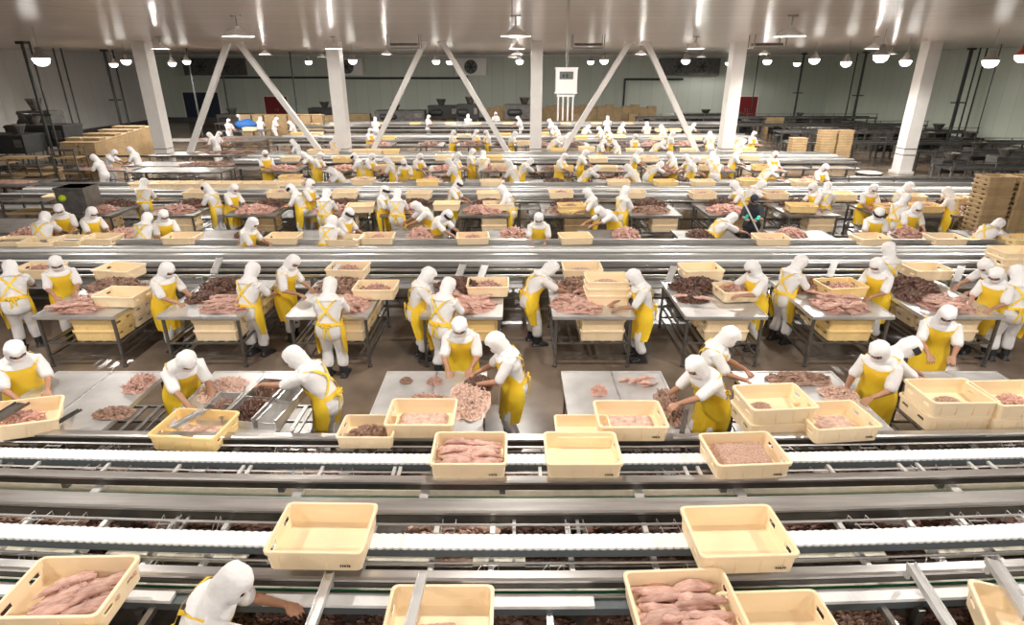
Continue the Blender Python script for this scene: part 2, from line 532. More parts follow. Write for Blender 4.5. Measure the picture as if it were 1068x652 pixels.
def fish_box(loc, rz=0, row=None, phrase='cream plastic fish box', u=None, me=None, stamp=False, tilt=None, label=None, s=1, group='cream fish boxes'):
    NBOX[0] += 1
    o = link('fish_box', me or BOX, None, loc, rz)
    if tilt: o.rotation_euler = (tilt[0], tilt[1], rz)
    if s != 1: o.scale = (s, s, s)
    tag(o, label, 'fish box', group)
    if row: reg(o, row, phrase, u if u is not None else loc[0])
    if stamp: link('stamp', STAMP, o)
    return o

# ------------------------------------------------------------------ fish
def loin_mesh(seed, L=.34, R=.042):
    rnd = random.Random(seed)
    mb = MB()
    n = 11
    pts, rad = [], []
    b = rnd.uniform(-.05, .05)
    for i in range(n):
        t = i/(n-1)
        r = R*(sin(pi*min(t*.85+.1, 1))**.7)*(1.05-.35*t)*rnd.uniform(.9,1.1)
        pts.append(((t-.5)*L, b*sin(pi*t), r*.75+rnd.uniform(-.004,.004)))
        rad.append((r*1.25, r*.85))
    mb.tube(pts, rad, 10, side=(0,1,0))
    for i, p in enumerate(mb.v):
        v = Vector(p); d = noise.noise(v*22+Vector((seed*3.1,0,0)))*.010
        mb.v[i] = (v.x, v.y+d, v.z+d*.8)
    return mb.mesh('tuna_loin', M['fish'], True)
LOINS = [loin_mesh(i, L=.28+.04*(i % 4)) for i in range(7)]
NLOIN = [0]
def loin(p, rz, label, group, s=1, tilt=0):
    NLOIN[0] += 1
    o = link('tuna_loin', LOINS[NLOIN[0] % 7], None, p, rz)
    o.rotation_euler = (random.uniform(-.25,.25), tilt, rz)
    o.scale = (s, s*random.uniform(.9,1.2), s*random.uniform(.9,1.1))
    tag(o, label, 'fish', group)
    return o

def chunk_pile(name, w, d, h, n, m, seed, size=.05, long=2.2):
    """a heap of torn pieces: many small lumps in one uncountable mass"""
    rnd = random.Random(seed)
    mb = MB()
    # lumpy bed
    nx, ny = 14, 12
    vs = []
    for i in range(nx+1):
        for j in range(ny+1):
            a, b = i/nx*2-1, j/ny*2-1
            rr = min(1, hypot(a, b)/1.15)
            zz = h*max(0, 1-rr**2)*(.7+.5*noise.noise(Vector((a*3+seed, b*3, 0))))
            edge = 1+.15*noise.noise(Vector((a*2, b*2, seed)))
            vs.append((a*w/2*edge*sqrt(max(.01, 1-b*b*.35)), b*d/2*edge*sqrt(max(.01, 1-a*a*.35)), max(zz, .002)))
    fs = [(i*(ny+1)+j, (i+1)*(ny+1)+j, (i+1)*(ny+1)+j+1, i*(ny+1)+j+1) for i in range(nx) for j in range(ny)]
    mb.add(vs, fs)
    for k in range(n):
        a, b = rnd.gauss(0,.42), rnd.gauss(0,.42)
        if hypot(a, b) > 1: continue
        z = h*max(0, 1-(a*a+b*b)*.75)*rnd.uniform(.7,1.1)
        s = size*rnd.uniform(.5,1.2)
        mx = Matrix.Rotation(rnd.uniform(0,6.3),3,'Z') @ Matrix.Rotation(rnd.uniform(-.5,.5),3,'Y') @ Matrix.Rotation(rnd.uniform(-.5,.5),3,'X')
        q = []
        for (x,y,zz) in [(-1,-.3,0),(-.6,.5,.1),(.6,.45,0),(1,-.2,.05),(.3,-.6,0),(-.5,-.6,.1)]:
            q.append(Vector((a*w/2, b*d/2, z+s*.15)) + mx @ Vector((x*s*long/2*rnd.uniform(.7,1.2), y*s*rnd.uniform(.6,1.1), zz*s-s*.12)))
        c1 = sum(q, Vector())/6 + mx @ Vector((0,0,s*.38)); c2 = sum(q, Vector())/6 + mx @ Vector((0,0,-s*.3))
        mb.add(q+[c1, c2], [(i, (i+1)%6, 6) for i in range(6)] + [((i+1)%6, i, 7) for i in range(6)])
    return mb.mesh(name, m)
P_DARK = [chunk_pile('fish_scraps', 1, 1, .11, 380, M['scrap'], i, .065, 1.5) for i in range(3)]
P_BROWN = [chunk_pile('fish_scraps', 1, 1, .11, 380, M['scrap2'], 10+i, .06, 1.7) for i in range(3)]
P_PINK = [chunk_pile('tuna_pieces', 1, 1, .13, 300, M['fish'], 20+i, .075, 3.4) for i in range(4)]
P_PALE = [chunk_pile('tuna_flakes', 1, 1, .10, 500, M['fish_pale'], 30+i, .04) for i in range(2)]
def pile(kind, loc, sx, sy, sz=1, rz=0, row=None, phrase=None, label=None):
    ms = {'dark':P_DARK,'brown':P_BROWN,'pink':P_PINK,'pale':P_PALE}[kind]
    me = ms[random.randrange(len(ms))]
    nm = {'dark':'fish_scraps','brown':'fish_scraps','pink':'tuna_pieces','pale':'tuna_flakes'}[kind]
    o = link(nm, me, None, loc, rz); o.scale = (sx, sy, sz)
    cat = 'fish scraps' if kind in ('dark','brown') else 'fish'
    tag(o, label, cat, None, 'stuff')
    ph = phrase or {'dark':'heap of dark red-brown fish scraps','brown':'heap of brown fish trimmings','pink':'heap of pink tuna pieces','pale':'spread of pale tuna flakes'}[kind]
    if row: reg(o, row, ph, loc[0])
    return o
# ------------------------------------------------------------------ people
HT = 1.62
TT = [(-.22,.165,.12),(-.10,.175,.13),(.05,.165,.125),(.25,.145,.108),(.45,.15,.112),(.65,.168,.12),(.80,.175,.118),(.90,.165,.10),(.97,.11,.08),(1.0,.07,.07)]
def interp(t):
    for i in range(len(TT)-1):
        a, b = TT[i], TT[i+1]
        if t <= b[0]:
            k = max(0, (t-a[0])/(b[0]-a[0]))
            return a[1]+(b[1]-a[1])*k, a[2]+(b[2]-a[2])*k
    return TT[-1][1], TT[-1][2]

class Pose: pass
CACHE = {}
def build_pose(key, lean=15, hl=(-.16,.42,1.02), hr=(.16,.42,1.02), nod=30, yaw=0, sway=0, stance=.0, sink=0, vox=.0085):
    if key in CACHE: return CACHE[key]
    P = Pose()
    la = radians(lean)
    base = Vector((0, -.10*sin(la)*2, .85-sink))
    n = 12; L = .50
    sp = []; p = base.copy()
    angs = []
    for i in range(n+1):
        t = i/n
        a = la*(.45+.75*t)
        angs.append(a)
        if i: p = p + Vector((sin(radians(sway))*L/n, sin(a)*L/n, cos(a)*L/n))
        sp.append(p.copy())
    def frame(t):
        x = min(max(t, 0), 1)*n; i = min(int(x), n-1); k = x-i
        c = sp[i].lerp(sp[i+1], k); a = angs[i]*(1-k)+angs[i+1]*k
        d = Vector((0, sin(a), cos(a)))
        if t < 0: c = sp[0] + Vector((0,0,1))*t*L
        fw = Vector((0, cos(a), -sin(a)))
        return c, d, fw
    X = Vector((1,0,0))
    def S(t, az, off=0, ox=0):
        c, d, fw = frame(t); rx, ry = interp(t)
        a = radians(az)
        return c + X*cos(a)*(rx+off+ox) + fw*sin(a)*(ry+off)
    neck = sp[-1]
    ah = angs[-1]*.75 + radians(nod)
    yw = radians(yaw)
    hd = Vector((0, sin(ah), cos(ah)))
    Rz = Matrix.Rotation(yw, 3, hd)
    hf = Rz @ Vector((0, cos(ah), -sin(ah)))
    hx = hf.cross(hd).normalized()
    hd = hx.cross(hf).normalized()
    hc = neck + Vector((0, sin(angs[-1]), cos(angs[-1])))*.05 + hd*.105 + hf*.015
    HM = Matrix((hx, hf, hd)).transposed()
    P.top = hc + Vector((0,0,.135))
    # limbs
    def arm(side, T):
        c, d, fw = frame(.86)
        S0 = c + X*side*.165
        T = Vector(T)
        l1, l2 = .27, .25
        D = T-S0
        if D.length > (l1+l2)*.985: T = S0 + D.normalized()*(l1+l2)*.985; D = T-S0
        a = (l1*l1-l2*l2+D.length**2)/(2*D.length)
        hh = sqrt(max(l1*l1-a*a, 0))
        pole = Vector((side*.55, -.25, -1)); dn = D.normalized()
        pole = (pole-dn*pole.dot(dn)).normalized()
        return S0, S0+dn*a+pole*hh, T
    arms = [(s,)+arm(s, t) for s, t in ((-1, hl), (1, hr))]
    skin = MB()
    # torso core, neck and head with a face
    ts = [-.2,-.1,.05,.25,.45,.65,.8,.9,.97]
    skin.tube([frame(t)[0] for t in ts], [(interp(t)[0]-(.012 if t < .7 else .035), interp(t)[1]-(.012 if t < .7 else .025)) for t in ts], 20)
    skin.tube([neck-Vector((0,0,.04)), hc-hd*.03], [.055,.052], 12)
    skin.ell(hc, (.074,.092,.112), HM)
    skin.ell(hc+hf*.028-hd*.05, (.055,.062,.06), HM)
    skin.ell(hc+hf*.096-hd*.02, (.012,.018,.024), HM)
    skin.ell(hc+hf*.078+hd*.028, (.055,.014,.012), HM)
    skin.ell(hc+hf*.086-hd*.062, (.024,.010,.008), HM)
    for s in (-1, 1): skin.ell(hc+hx*s*.076-hd*.01, (.012,.02,.03), HM)
    for s, S0, E, T in arms:
        skin.tube([S0-Vector((0,0,.012)), S0.lerp(E,.5), E], [.042,.044,.037], 12)
        skin.tube([E, E.lerp(T,.3), T], [.038,.037,.025], 12)
        fd = (T-E).normalized()
        pd = (fd + Vector((0,0,-.35))).normalized()      # palm direction, slightly dropped
        sd = pd.cross(Vector((0,0,1))).normalized()
        pn = sd.cross(pd)
        skin.tube([T, T+pd*.03, T+pd*.075], [(.026,.018),(.038,.017),(.042,.013)], 12, side=sd)
        for j, (o, ln) in enumerate([(-.036,.060),(-.012,.072),(.012,.076),(.036,.066)]):
            b0 = T+pd*.075+sd*o*s
            d1 = (pd+sd*s*o*4).normalized()
            q1 = b0+d1*ln*.45
            d2 = (d1-pn*.5).normalized(); q2 = q1+d2*ln*.35
            d3 = (d1-pn*1.2).normalized(); q3 = q2+d3*ln*.28
            skin.tube([b0-d1*.02, q1, q2, q3], [.0098,.0092,.0085,.0075], 8)
        tb = T+pd*.028-sd*s*.026
        t1 = tb+(pd*.6-sd*s*.9).normalized()*.032; t2 = t1+(pd-sd*s*.15-pn*.3).normalized()*.032
        skin.tube([tb, t1, t2], [.014,.0115,.009], 8)
    legs = []
    for s in (-1, 1):
        hip = base+Vector((s*.085, 0, -.02)); kn = Vector((s*(.105+stance*.5), base.y*.3+.05+sink, .45)); an = Vector((s*(.11+stance), -.02+s*.03, .09))
        legs.append((s, hip, kn, an))
        skin.tube([hip, hip.lerp(kn,.5), kn], [.085,.07,.052], 12)
        skin.tube([kn, kn.lerp(an,.35), an], [.052,.054,.036], 12)
        skin.tube([an+Vector((0,-.03,-.035)), an+Vector((s*.01,.06,-.04)), an+Vector((s*.02,.15,-.05))], [(.035,.03),(.042,.028),(.036,.02)], 12, side=X)
    P.parts = []
    P.parts.append(('body', remesh(skin, 'body', M['skin'], vox, 1), 'skin'))
    eye = MB().ell((0,0,0), (.012,.007,.009)).mesh('eye', M['eye'], True)
    P.eyes = [(eye, hc+hx*s*.031+hf*.090+hd*.008, HM) for s in (-1,1)]
    # shirt with short sleeves
    sh = MB()
    ts = [-.12,0,.1,.25,.45,.65,.8,.9,.96]
    sh.tube([frame(t)[0] for t in ts], [(interp(t)[0]+.022+(.012 if t < .2 else 0), interp(t)[1]+.018+(.01 if t < .2 else 0)) for t in ts], 24)
    for s, S0, E, T in arms:
        sh.tube([S0-X*s*.04, S0, S0.lerp(E,.5), S0.lerp(E,.86)], [.075,.076,.068,.069], 14)
    for i, v in enumerate(sh.v):
        q = Vector(v); d = noise.noise(q*9+Vector((lean,0,0)))*.018
        sh.v[i] = (q.x+d, q.y+d*.6, q.z+d*.5)
    P.parts.append(('shirt', remesh(sh, 'shirt', M['cloth'], .013, 2), 'cloth'))
    tr = MB()
    tr.tube([frame(.12)[0], base, base-Vector((0,0,.07))], [(.165,.125),(.18,.142),(.16,.13)], 20)
    for s, hip, kn, an in legs:
        tr.tube([hip, hip.lerp(kn,.5), kn, kn.lerp(an,.4), kn.lerp(an,.62)], [.105,.098,.083,.080,.078], 14)
    for i, v in enumerate(tr.v):
        q = Vector(v); d = noise.noise(q*8+Vector((0,lean,0)))*.02
        tr.v[i] = (q.x+d, q.y+d, q.z)
    P.parts.append(('trousers', remesh(tr, 'trousers', M['cloth'], .014, 2), 'cloth'))
    for s, hip, kn, an in legs:
        bt = MB()
        top = kn.lerp(an, .42)
        bt.tube([top, kn.lerp(an,.7), an+Vector((0,0,-.02))], [.070,.064,.055], 14)
        bt.tube([an+Vector((0,-.045,-.05)), an+Vector((0,.04,-.045)), an+Vector((s*.015,.11,-.052)), an+Vector((s*.02,.165,-.058))], [(.040,.035),(.05,.043),(.052,.034),(.045,.027)], 14, side=X)
        bt.box(an.x-.05, an.x+.06, an.y-.09, an.y+.20, 0, .018)
        zmin = min(p[2] for p in bt.v)
        P.parts.append(('boot', remesh(bt, 'boot', M['boot'], .012, 1), 'boot'))
    # hood: crown to shoulder drape, open at the face
    lv = [(.142,.012,.012),(.138,.045,.05),(.124,.072,.082),(.10,.09,.104),(.065,.098,.116),(.035,.100,.120),(.008,.100,.120),(-.025,.099,.118),(-.06,.094,.110),(-.095,.088,.100),(-.12,.086,.094)]
    rings = []
    N = 32
    for h, rx, ry in lv:
        c = hc+hd*h-hf*.008
        rings.append([c+hx*cos(2*pi*k/N)*rx+hf*sin(2*pi*k/N)*ry for k in range(N)])
    for t, rx, ry, m in [(1.0,.105,.10,.5),(.965,.138,.118,0),(.93,.170,.132,0),(.895,.192,.142,0),(.865,.202,.150,0)]:
        c, d, fw = frame(t)
        rx0, fw0 = X.lerp(hx, m).normalized(), fw.lerp(hf, m).normalized()
        rings.append([c+rx0*cos(2*pi*k/N)*rx+fw0*sin(2*pi*k/N)*(ry) for k in range(N)])
    vs = []
    for i, r in enumerate(rings):
        for q in r:
            d = noise.noise(q*15+Vector((lean,yaw,nod))) + .6*noise.noise(q*38+Vector((yaw,lean,nod)))
            o = (q-hc); o = o/max(o.length,.01)
            vs.append(q+o*d*(.014 if i > 2 else .006))
    fs = []
    for i in range(len(rings)-1):
        for k in range(N):
            az = 360*(k+.5)/N
            if 4 <= i <= 8 and abs(az-90) < 44: continue
            fs.append((i*N+k, (i+1)*N+k, (i+1)*N+(k+1)%N, i*N+(k+1)%N))
    fs.append(tuple(range(N)))
    P.parts.append(('hood', MB().add(vs, fs).mesh('hood', M['hood'], True), 'hood'))
    # mask over nose and mouth
    mr = []
    for h, rx, ry in [(-.002,.086,.108),(-.02,.09,.124),(-.045,.090,.126),(-.07,.086,.118),(-.10,.078,.094),(-.125,.07,.07)]:
        c = hc+hd*h-hf*.004
        mr.append([c+hx*cos(radians(90+a))*rx+hf*sin(radians(90+a))*ry for a in range(-60, 61, 12)])
    nn = len(mr[0])
    P.parts.append(('face_mask', MB().add([q for r in mr for q in r], [(i*nn+k,(i+1)*nn+k,(i+1)*nn+k+1,i*nn+k+1) for i in range(len(mr)-1) for k in range(nn-1)]).mesh('face_mask', M['mask'], True), 'mask'))
    # apron: bib on the chest, skirt hanging from the waist
    rows = [(.87,40),(.78,48),(.64,62),(.5,78),(.36,96),(.22,112),(.10,118),(0,120),(-.1,121)]
    K = 26
    vs = []
    for t, w in rows:
        for k in range(K+1):
            az = 90-w+2*w*k/K
            q = S(t, az, .040 if t > .15 else .046)
            vs.append(q)
    c0 = base; 
    for j, zz in enumerate([.72,.64,.56,.48,.42]):
        for k in range(K+1):
            w = 121-j*4
            az = radians(90-w+2*w*k/K)
            fold = .008*sin(k*1.7+j*.5)*(j+1)/3
            vs.append(Vector(((.222-.006*j+fold)*cos(az), c0.y*(1-.12*j)+(.180-.004*j+fold)*sin(az), zz-sink*.6)))
    nr = len(rows)+5
    fs = [(i*(K+1)+k,(i+1)*(K+1)+k,(i+1)*(K+1)+k+1,i*(K+1)+k+1) for i in range(nr-1) for k in range(K)]
    apm = MB().add(vs, fs).mesh('apron', M['apron'], True)
    P.parts.append(('apron', apm, 'apron'))
    # straps crossing on the back, waist tie and bow
    for s in (-1, 1):
        path = [(.87,90-s*37),(.89,90-s*46),(.94,90-s*62),(.97,90-s*100),(.93,90-s*130),(.84,90-s*152),(.66,90-s*172),(.48,90+s*168),(.30,90+s*140),(.20,90+s*112)]
        vs = []
        for i, (t, az) in enumerate(path):
            off = .046
            for dt in (-5.5, 5.5):
                if .9 < t: q = S(t, az, off+.015)+Vector((0,dt*.003,0))
                else: q = S(t, az+dt, off)
                vs.append(q)
        fs = [(2*i,2*i+1,2*i+3,2*i+2) for i in range(len(path)-1)]
        P.parts.append(('strap', MB().add(vs, fs).mesh('strap', M['apron'], True), 'apron'))
    wv = []
    for k in range(13):
        az = 195+150*k/12
        for t in (.14,.24): wv.append(S(t, az, .044))
    tie = MB().add(wv, [(2*i,2*i+1,2*i+3,2*i+2) for i in range(12)])
    bk = S(.19, 270, .06)
    for s in (-1, 1):
        tie.tube([bk, bk+Vector((s*.05,-.015,.02)), bk+Vector((s*.085,-.01,-.01)), bk+Vector((s*.05,-.02,-.03)), bk], [(.016,.006)]*5, 6)
        tie.tube([bk, bk+Vector((s*.03,-.02,-.1)), bk+Vector((s*.05,0,-.24))], [(.015,.005)]*3, 6)
    P.parts.append(('waist_tie', tie.mesh('waist_tie', M['apron'], True), 'apron'))
    P.hands = [a[3] for a in arms]
    P.hc, P.HM = hc, HM
    CACHE[key] = P
    return P

POSES = {
 'work':  dict(lean=16, hl=(-.13,.40,.98), hr=(.14,.42,.97), nod=26),
 'workl': dict(lean=18, hl=(-.28,.36,.99), hr=(.02,.42,.97), nod=26, yaw=22),
 'workr': dict(lean=18, hl=(-.02,.42,.97), hr=(.28,.36,.99), nod=26, yaw=-22),
 'bend':  dict(lean=34, hl=(-.10,.52,.97), hr=(.16,.56,.96), nod=22),
 'deep':  dict(lean=50, hl=(-.12,.72,.98), hr=(.20,.62,.97), nod=12),
 'reachl':dict(lean=30, hl=(-.16,.80,1.06), hr=(.20,.44,.97), nod=14, yaw=8),
 'reachr':dict(lean=30, hl=(-.20,.44,.97), hr=(.16,.80,1.06), nod=14, yaw=-8),
 'up':    dict(lean=5,  hl=(-.12,.36,1.02), hr=(.10,.38,1.05), nod=20),
 'side':  dict(lean=8,  hl=(-.20,.40,1.10), hr=(.06,.36,1.08), nod=14, yaw=30),
 'hold':  dict(lean=12, hl=(-.22,.46,1.10), hr=(.22,.46,1.10), nod=30),
}
FLG = {}
CLOTH = {}
def variant(me, m):
    k = (me.name, m.name)
    if k not in CLOTH:
        c = me.copy(); c.materials.clear(); c.materials.append(m); CLOTH[k] = c
    return CLOTH[k]
PEOPLE = []
def person(row, u, v, face, pose='work', fl='', label=None, phrase=None, y=None, s=(1.17,1.15,1.10)):
    """fl: n = dark hair net band, w = white coat without apron, d = dark uniform"""
    P = build_pose(pose, **POSES[pose])
    rz = radians(face-90)
    top = Vector((P.top.x*s[0], P.top.y*s[1], P.top.z*s[2]))
    off = Matrix.Rotation(rz, 3, 'Z') @ Vector((top.x, top.y, 0))
    w = at(u, v, z=top.z) if y is None else Vector((xat(u, y, top.z), y, top.z))
    loc = Vector((w.x-off.x, w.y-off.y, 0))
    t = empty('person', loc, rz)
    t.scale = s
    t['category'] = 'person'
    if label: t['label'] = label
    small = v < 186
    for nm, me, kind in P.parts:
        if 'w' in fl and kind == 'apron': continue
        if 'd' in fl and kind in ('apron','hood','mask'): continue
        if 'd' in fl and kind == 'cloth': me = variant(me, M['black_cloth'])
        if small and nm in ('waist_tie','boot','face_mask') : continue
        o = link(nm, me, t)
    if not small:
        for me, c, mx in P.eyes:
            e = link('eye', me, t, c); e.rotation_euler = mx.to_euler()
    if 'n' in fl:
        key = 'net'+pose
        if key not in CACHE:
            vs = []
            for h, r in [(.075,.003),(.05,.010),(.022,.010),(.0,.003)]:
                for k in range(33):
                    a = radians(-10+200*k/32)
                    vs.append(P.hc+P.HM @ Vector((cos(a)*(.104+r), sin(a)*(.124+r)-.008, h)))
            CACHE[key] = MB().add(vs, [(i*33+k,(i+1)*33+k,(i+1)*33+k+1,i*33+k+1) for i in range(3) for k in range(32)]).mesh('hair_net', M['net'], True)
        link('hair_net', CACHE[key], t)
    if 'd' in fl:
        k = 'cap'+pose
        if k not in CACHE:
            mb = MB().ell(P.hc+P.HM@Vector((0,-.008,.03)), (.10,.118,.112), P.HM)
            mb.tube([P.hc+P.HM@Vector((0,.08,.05)), P.hc+P.HM@Vector((0,.17,.035))], [(.07,.008),(.05,.006)], 12)
            CACHE[k] = mb.mesh('cap', M['black_cloth'], True)
        link('cap', CACHE[k], t)
        for h in P.hands:
            g = MB().ell((0,.03,0), (.055,.075,.04)).tube([(0,-.10,.03),(0,0,0)], [.045,.035], 10).obj('glove', M['glove'], t, True, loc=h)
    if not label:
        reg(t, row, phrase or ('person in white hood and coat' if 'w' in fl else 'person in white hood and yellow apron'), u)
    PEOPLE.append(t)
    return t

def DIRW(f):
    f %= 360
    return {0:'facing right',1:'facing away right',2:'facing away',3:'facing away left',4:'facing left',5:'facing forward left',6:'facing the camera',7:'facing forward right'}[int(((f+22.5)%360)//45)]

def crowd(row, lst):
    for it in lst:
        u, v, f, pose = it[:4]
        fl = it[4] if len(it) > 4 else ''
        ph = ('white-coated hooded person' if 'w' in fl else 'yellow-aproned person') + ' ' + DIRW(f)
        person(row, u, v, f, pose, fl, phrase=ph)

# nearest people, labels written one by one
person('', 238, 581, 5, 'reachr', label='person in white hood and yellow apron leaning right at the bottom left corner', y=3.25)
R1 = [
 (12,356,320,'work','', 'person in yellow apron at the left edge bent over a tilted fish box'),
 (192,366,318,'bend','', 'person in yellow apron facing right beside the trough table with fish scraps'),
 (306,362,172,'reachl','', 'person seen from behind leaning far left over the scrap trough'),
 (479,331,272,'work','', 'person in yellow apron facing the camera behind the grey sorting table'),
 (518,347,188,'work','', 'person in yellow apron facing left at right side of grey sorting table'),
 (728,372,205,'reachl','', 'person with white hood facing left, one bare arm reaching across the empty table'),
 (762,341,338,'work','', 'person with white hood facing right behind two stacked fish boxes'),
 (920,356,215,'work','', 'person in bright yellow apron facing left beside the long-handled tray'),
 (951,352,-10,'bend','n', 'person with dark hair net over the hood leaning right behind the aproned worker'),
 (990,319,248,'work','', 'person bending down towards the grey table with white hood bowed low'),
]
for u, v, f, ps, fl, lb in R1: person('', u, v, f, ps, fl, label=lb)
R2 = [
 (8,272,120,'bend','', 'person seen from behind at the left edge with crossed yellow straps'),
 (56,267,310,'work','', 'person facing the camera at the far left table of pink tuna'),
 (172,274,340,'work','', 'person facing right at the second table from left, sleeves white, apron yellow'),
 (262,274,70,'work','', 'person seen from behind with crossed straps at the second table from left'),
 (304,266,350,'workr','', 'person facing right at the third table from left beside the conveyor'),
 (343,290,88,'work','', 'person seen squarely from behind in black boots at the third table from left'),
 (446,279,10,'work','', 'person facing right at the left side of the fourth table from left'),
 (467,290,60,'work','', 'person seen from behind at the fourth table, crossed straps and bow'),
 (575,272,10,'bend','', 'person standing left of the centre table with three stacked boxes'),
 (662,281,182,'work','', 'person facing left at the right side of the centre table of tuna'),
 (786,272,195,'hold','', 'person facing left holding a fish box of tuna on the steel table'),
 (836,266,20,'work','', 'person seen from behind at right, turned to the heaped tuna table'),
 (929,253,95,'up','', 'person facing away in front of the wide conveyor, hood above another head'),
 (917,269,210,'work','', 'person facing left in yellow apron at the heaped tuna table'),
 (1031,270,190,'bend','', 'person bending left over the rightmost table of scraps'),
 (1042,279,215,'work','', 'person facing left at the right end of the rightmost tuna table'),
 (1064,277,80,'work','', 'person seen from behind cut by the right edge of the photo'),
]
for u, v, f, ps, fl, lb in R2: person('', u, v, f, ps, fl, label=lb)
crowd('just behind the wide conveyor', [(45,221,100,'bend'),(60,213,300,'work'),(94,216,335,'work'),(152,222,90,'bend'),(169,219,315,'work'),(262,227,350,'work'),
 (346,225,80,'bend'),(363,217,340,'work','n'),(434,210,205,'bend'),(466,219,330,'bend','n'),(562,222,270,'work'),(626,215,210,'deep'),(764,222,15,'deep'),(918,217,255,'work','n'),(958,211,270,'work'),(1043,228,20,'deep')])
crowd('in the row with the dark-clad cleaner', [(149,186,90,'work'),(214,191,170,'work','n'),(243,192,335,'work'),(303,192,180,'work','n'),(323,187,350,'up'),(340,197,80,'work'),(401,194,350,'up','n'),(414,197,88,'work'),
 (478,187,345,'work','n'),(524,193,170,'work'),(613,196,180,'work'),(653,194,30,'up'),(767,189,180,'work'),(795,188,340,'bend'),(849,191,195,'work'),(864,190,60,'work'),(912,192,270,'work'),(949,190,330,'work'),(946,202,20,'work'),(990,195,130,'work')])
person('', 788, 203, 235, 'side', 'd', label='person in dark uniform and cap with green gloves holding a pole', phrase=None)
crowd('in the third row of workers', [(97,161,180,'work','w'),(118,156,0,'bend','w'),(276,157,300,'up'),(316,158,200,'bend'),(334,159,350,'work'),(345,174,200,'bend'),(369,160,180,'work','n'),(388,160,335,'work'),(403,163,180,'work'),
 (421,166,270,'work'),(438,160,320,'work'),(468,165,175,'work'),(478,159,350,'up'),(493,155,350,'up'),(504,157,90,'work'),(531,167,150,'work'),(553,165,20,'bend'),(589,160,330,'work'),(611,156,350,'work'),(622,172,10,'deep'),
 (655,171,150,'bend'),(667,155,340,'work'),(689,168,20,'deep'),(699,158,180,'work'),(716,161,190,'work'),(727,163,340,'work'),(744,158,90,'work'),(748,164,70,'bend'),(771,155,350,'work'),(809,158,290,'up'),(807,172,20,'deep'),(861,171,290,'work')])
crowd('in the fourth row of workers', [(386,134,330,'up'),(473,136,345,'up'),(497,135,330,'up'),(507,136,200,'up'),(537,137,350,'work'),(579,131,200,'work'),(584,142,20,'deep'),(594,138,10,'bend'),(614,130,30,'bend'),(625,132,190,'work'),(634,134,200,'work'),(630,145,340,'work'),(641,146,180,'work'),
 (650,128,30,'work'),(663,140,300,'up'),(675,127,90,'work'),(690,130,160,'work'),(692,146,10,'deep'),(702,137,350,'up'),(724,128,20,'bend'),(741,137,90,'work'),(787,137,300,'up'),(776,145,10,'deep'),(305,145,180,'work','w'),(349,141,90,'work')])
crowd('among the farthest workers', [(288,122,10,'work','w'),(302,126,200,'work','w'),(218,138,180,'work','w'),(228,137,0,'work','w'),(238,124,330,'up','w'),(248,119,200,'work','w'),(271,122,90,'work','w'),(135,153,180,'work','w'),(391,122,90,'up','w'),(447,120,340,'up','w'),
 (488,119,90,'up','w'),(517,117,270,'up','w'),(540,121,180,'work','w'),(573,124,180,'work','w'),(634,121,90,'up','w')])
# pole held by the dark-clad person
pp = MB().bar(at(773,205,y=16.1), at(792,244,y=15.9), .04).obj('cleaning_pole', M['white_paint'])
tag(pp, 'pale cleaning pole held in green gloves by the dark-clad person', 'pole')

# ------------------------------------------------------------------ conveyors
def xr(a, b, s=.5):
    n = max(1, int(round((b-a)/s)))
    return [a+(b-a)*i/n for i in range(n+1)]
def rect(y0, y1, z0, z1): return [(y0,z0),(y1,z0),(y1,z1),(y0,z1)]
def chan(y0, y1, z0, z1, lip=.02):
    """box rail with a rolled lip"""
    return [(y0,z0),(y1,z0),(y1,z1-.01),(y1-.01,z1),(y0+.012,z1),(y0-lip*.4,z1-.012),(y0-lip*.4,z1-.035),(y0,z1-.045)]
XN = xr(-8.5, 8.5)
def rail(nm, par, cy, y0, y1, z0, z1, m='steel', xs=XN, b=True, ch=True):
    mb = MB().sweep(chan(y0, y1, z0, z1) if ch else rect(y0, y1, z0, z1), xs, cy, b)
    r_ = mb.obj(nm, M[m], par)
    if ch: MB().sweep(rect(y0-.012, y0-.001, z0-.01, z1-.04), xs, cy, b).obj('face_shade', M['face_shade'], par)  # added dark strip: shade on the rail's front face put in as colour
    return r_
def rod(nm, par, cy, z, r=.012, xs=XN, m='steel'):
    prof = [(r*cos(a), z+r*sin(a)) for a in [i*pi/3 for i in range(6)]]
    return MB().sweep(prof, xs, cy).obj(nm, M[m], par)
def chain(par, cy, z, w=.15, xs=(-8.5, 8.5)):
    """modular white chain: scalloped plates over a dark guide"""
    mb = MB()
    x = xs[0]; P = .07
    while x < xs[1]:
        y = bend(x, cy); sl = (bend(x+P, cy)-y)/P
        # a crescent-shaped plate
        pts = []
        for i in range(6): pts.append((x+P*.99*i/5, -w/2-.010*sin(pi*i/5)))
        for i in range(6): pts.append((x+P*.99*(1-i/5)+.0, w/2+.010*sin(pi*i/5)))
        vs = [(px, bend(px, cy)+dy, zz) for zz in (z-.02, z) for px, dy in pts]
        n = len(pts)
        fs = [tuple(range(n-1,-1,-1)), tuple(range(n, 2*n))] + [(k,(k+1)%n,n+(k+1)%n,n+k) for k in range(n)]
        mb.add(vs, fs)
        x += P
    mb.obj('chain', M['belt_white'], par)
    MB().sweep(rect(-w/2-.012, w/2+.012, z-.09, z-.022), XN, cy).obj('chain_guide', M['belt_side'], par)
def crossbars(par, y0, y1, z, xs, w=.06, th=.04, m='steel'):
    for i, x in enumerate(xs):
        MB().bar((x, bend(x, y0), z), (x, bend(x, y1), z), w, th).obj('crossbar', M[m], par)
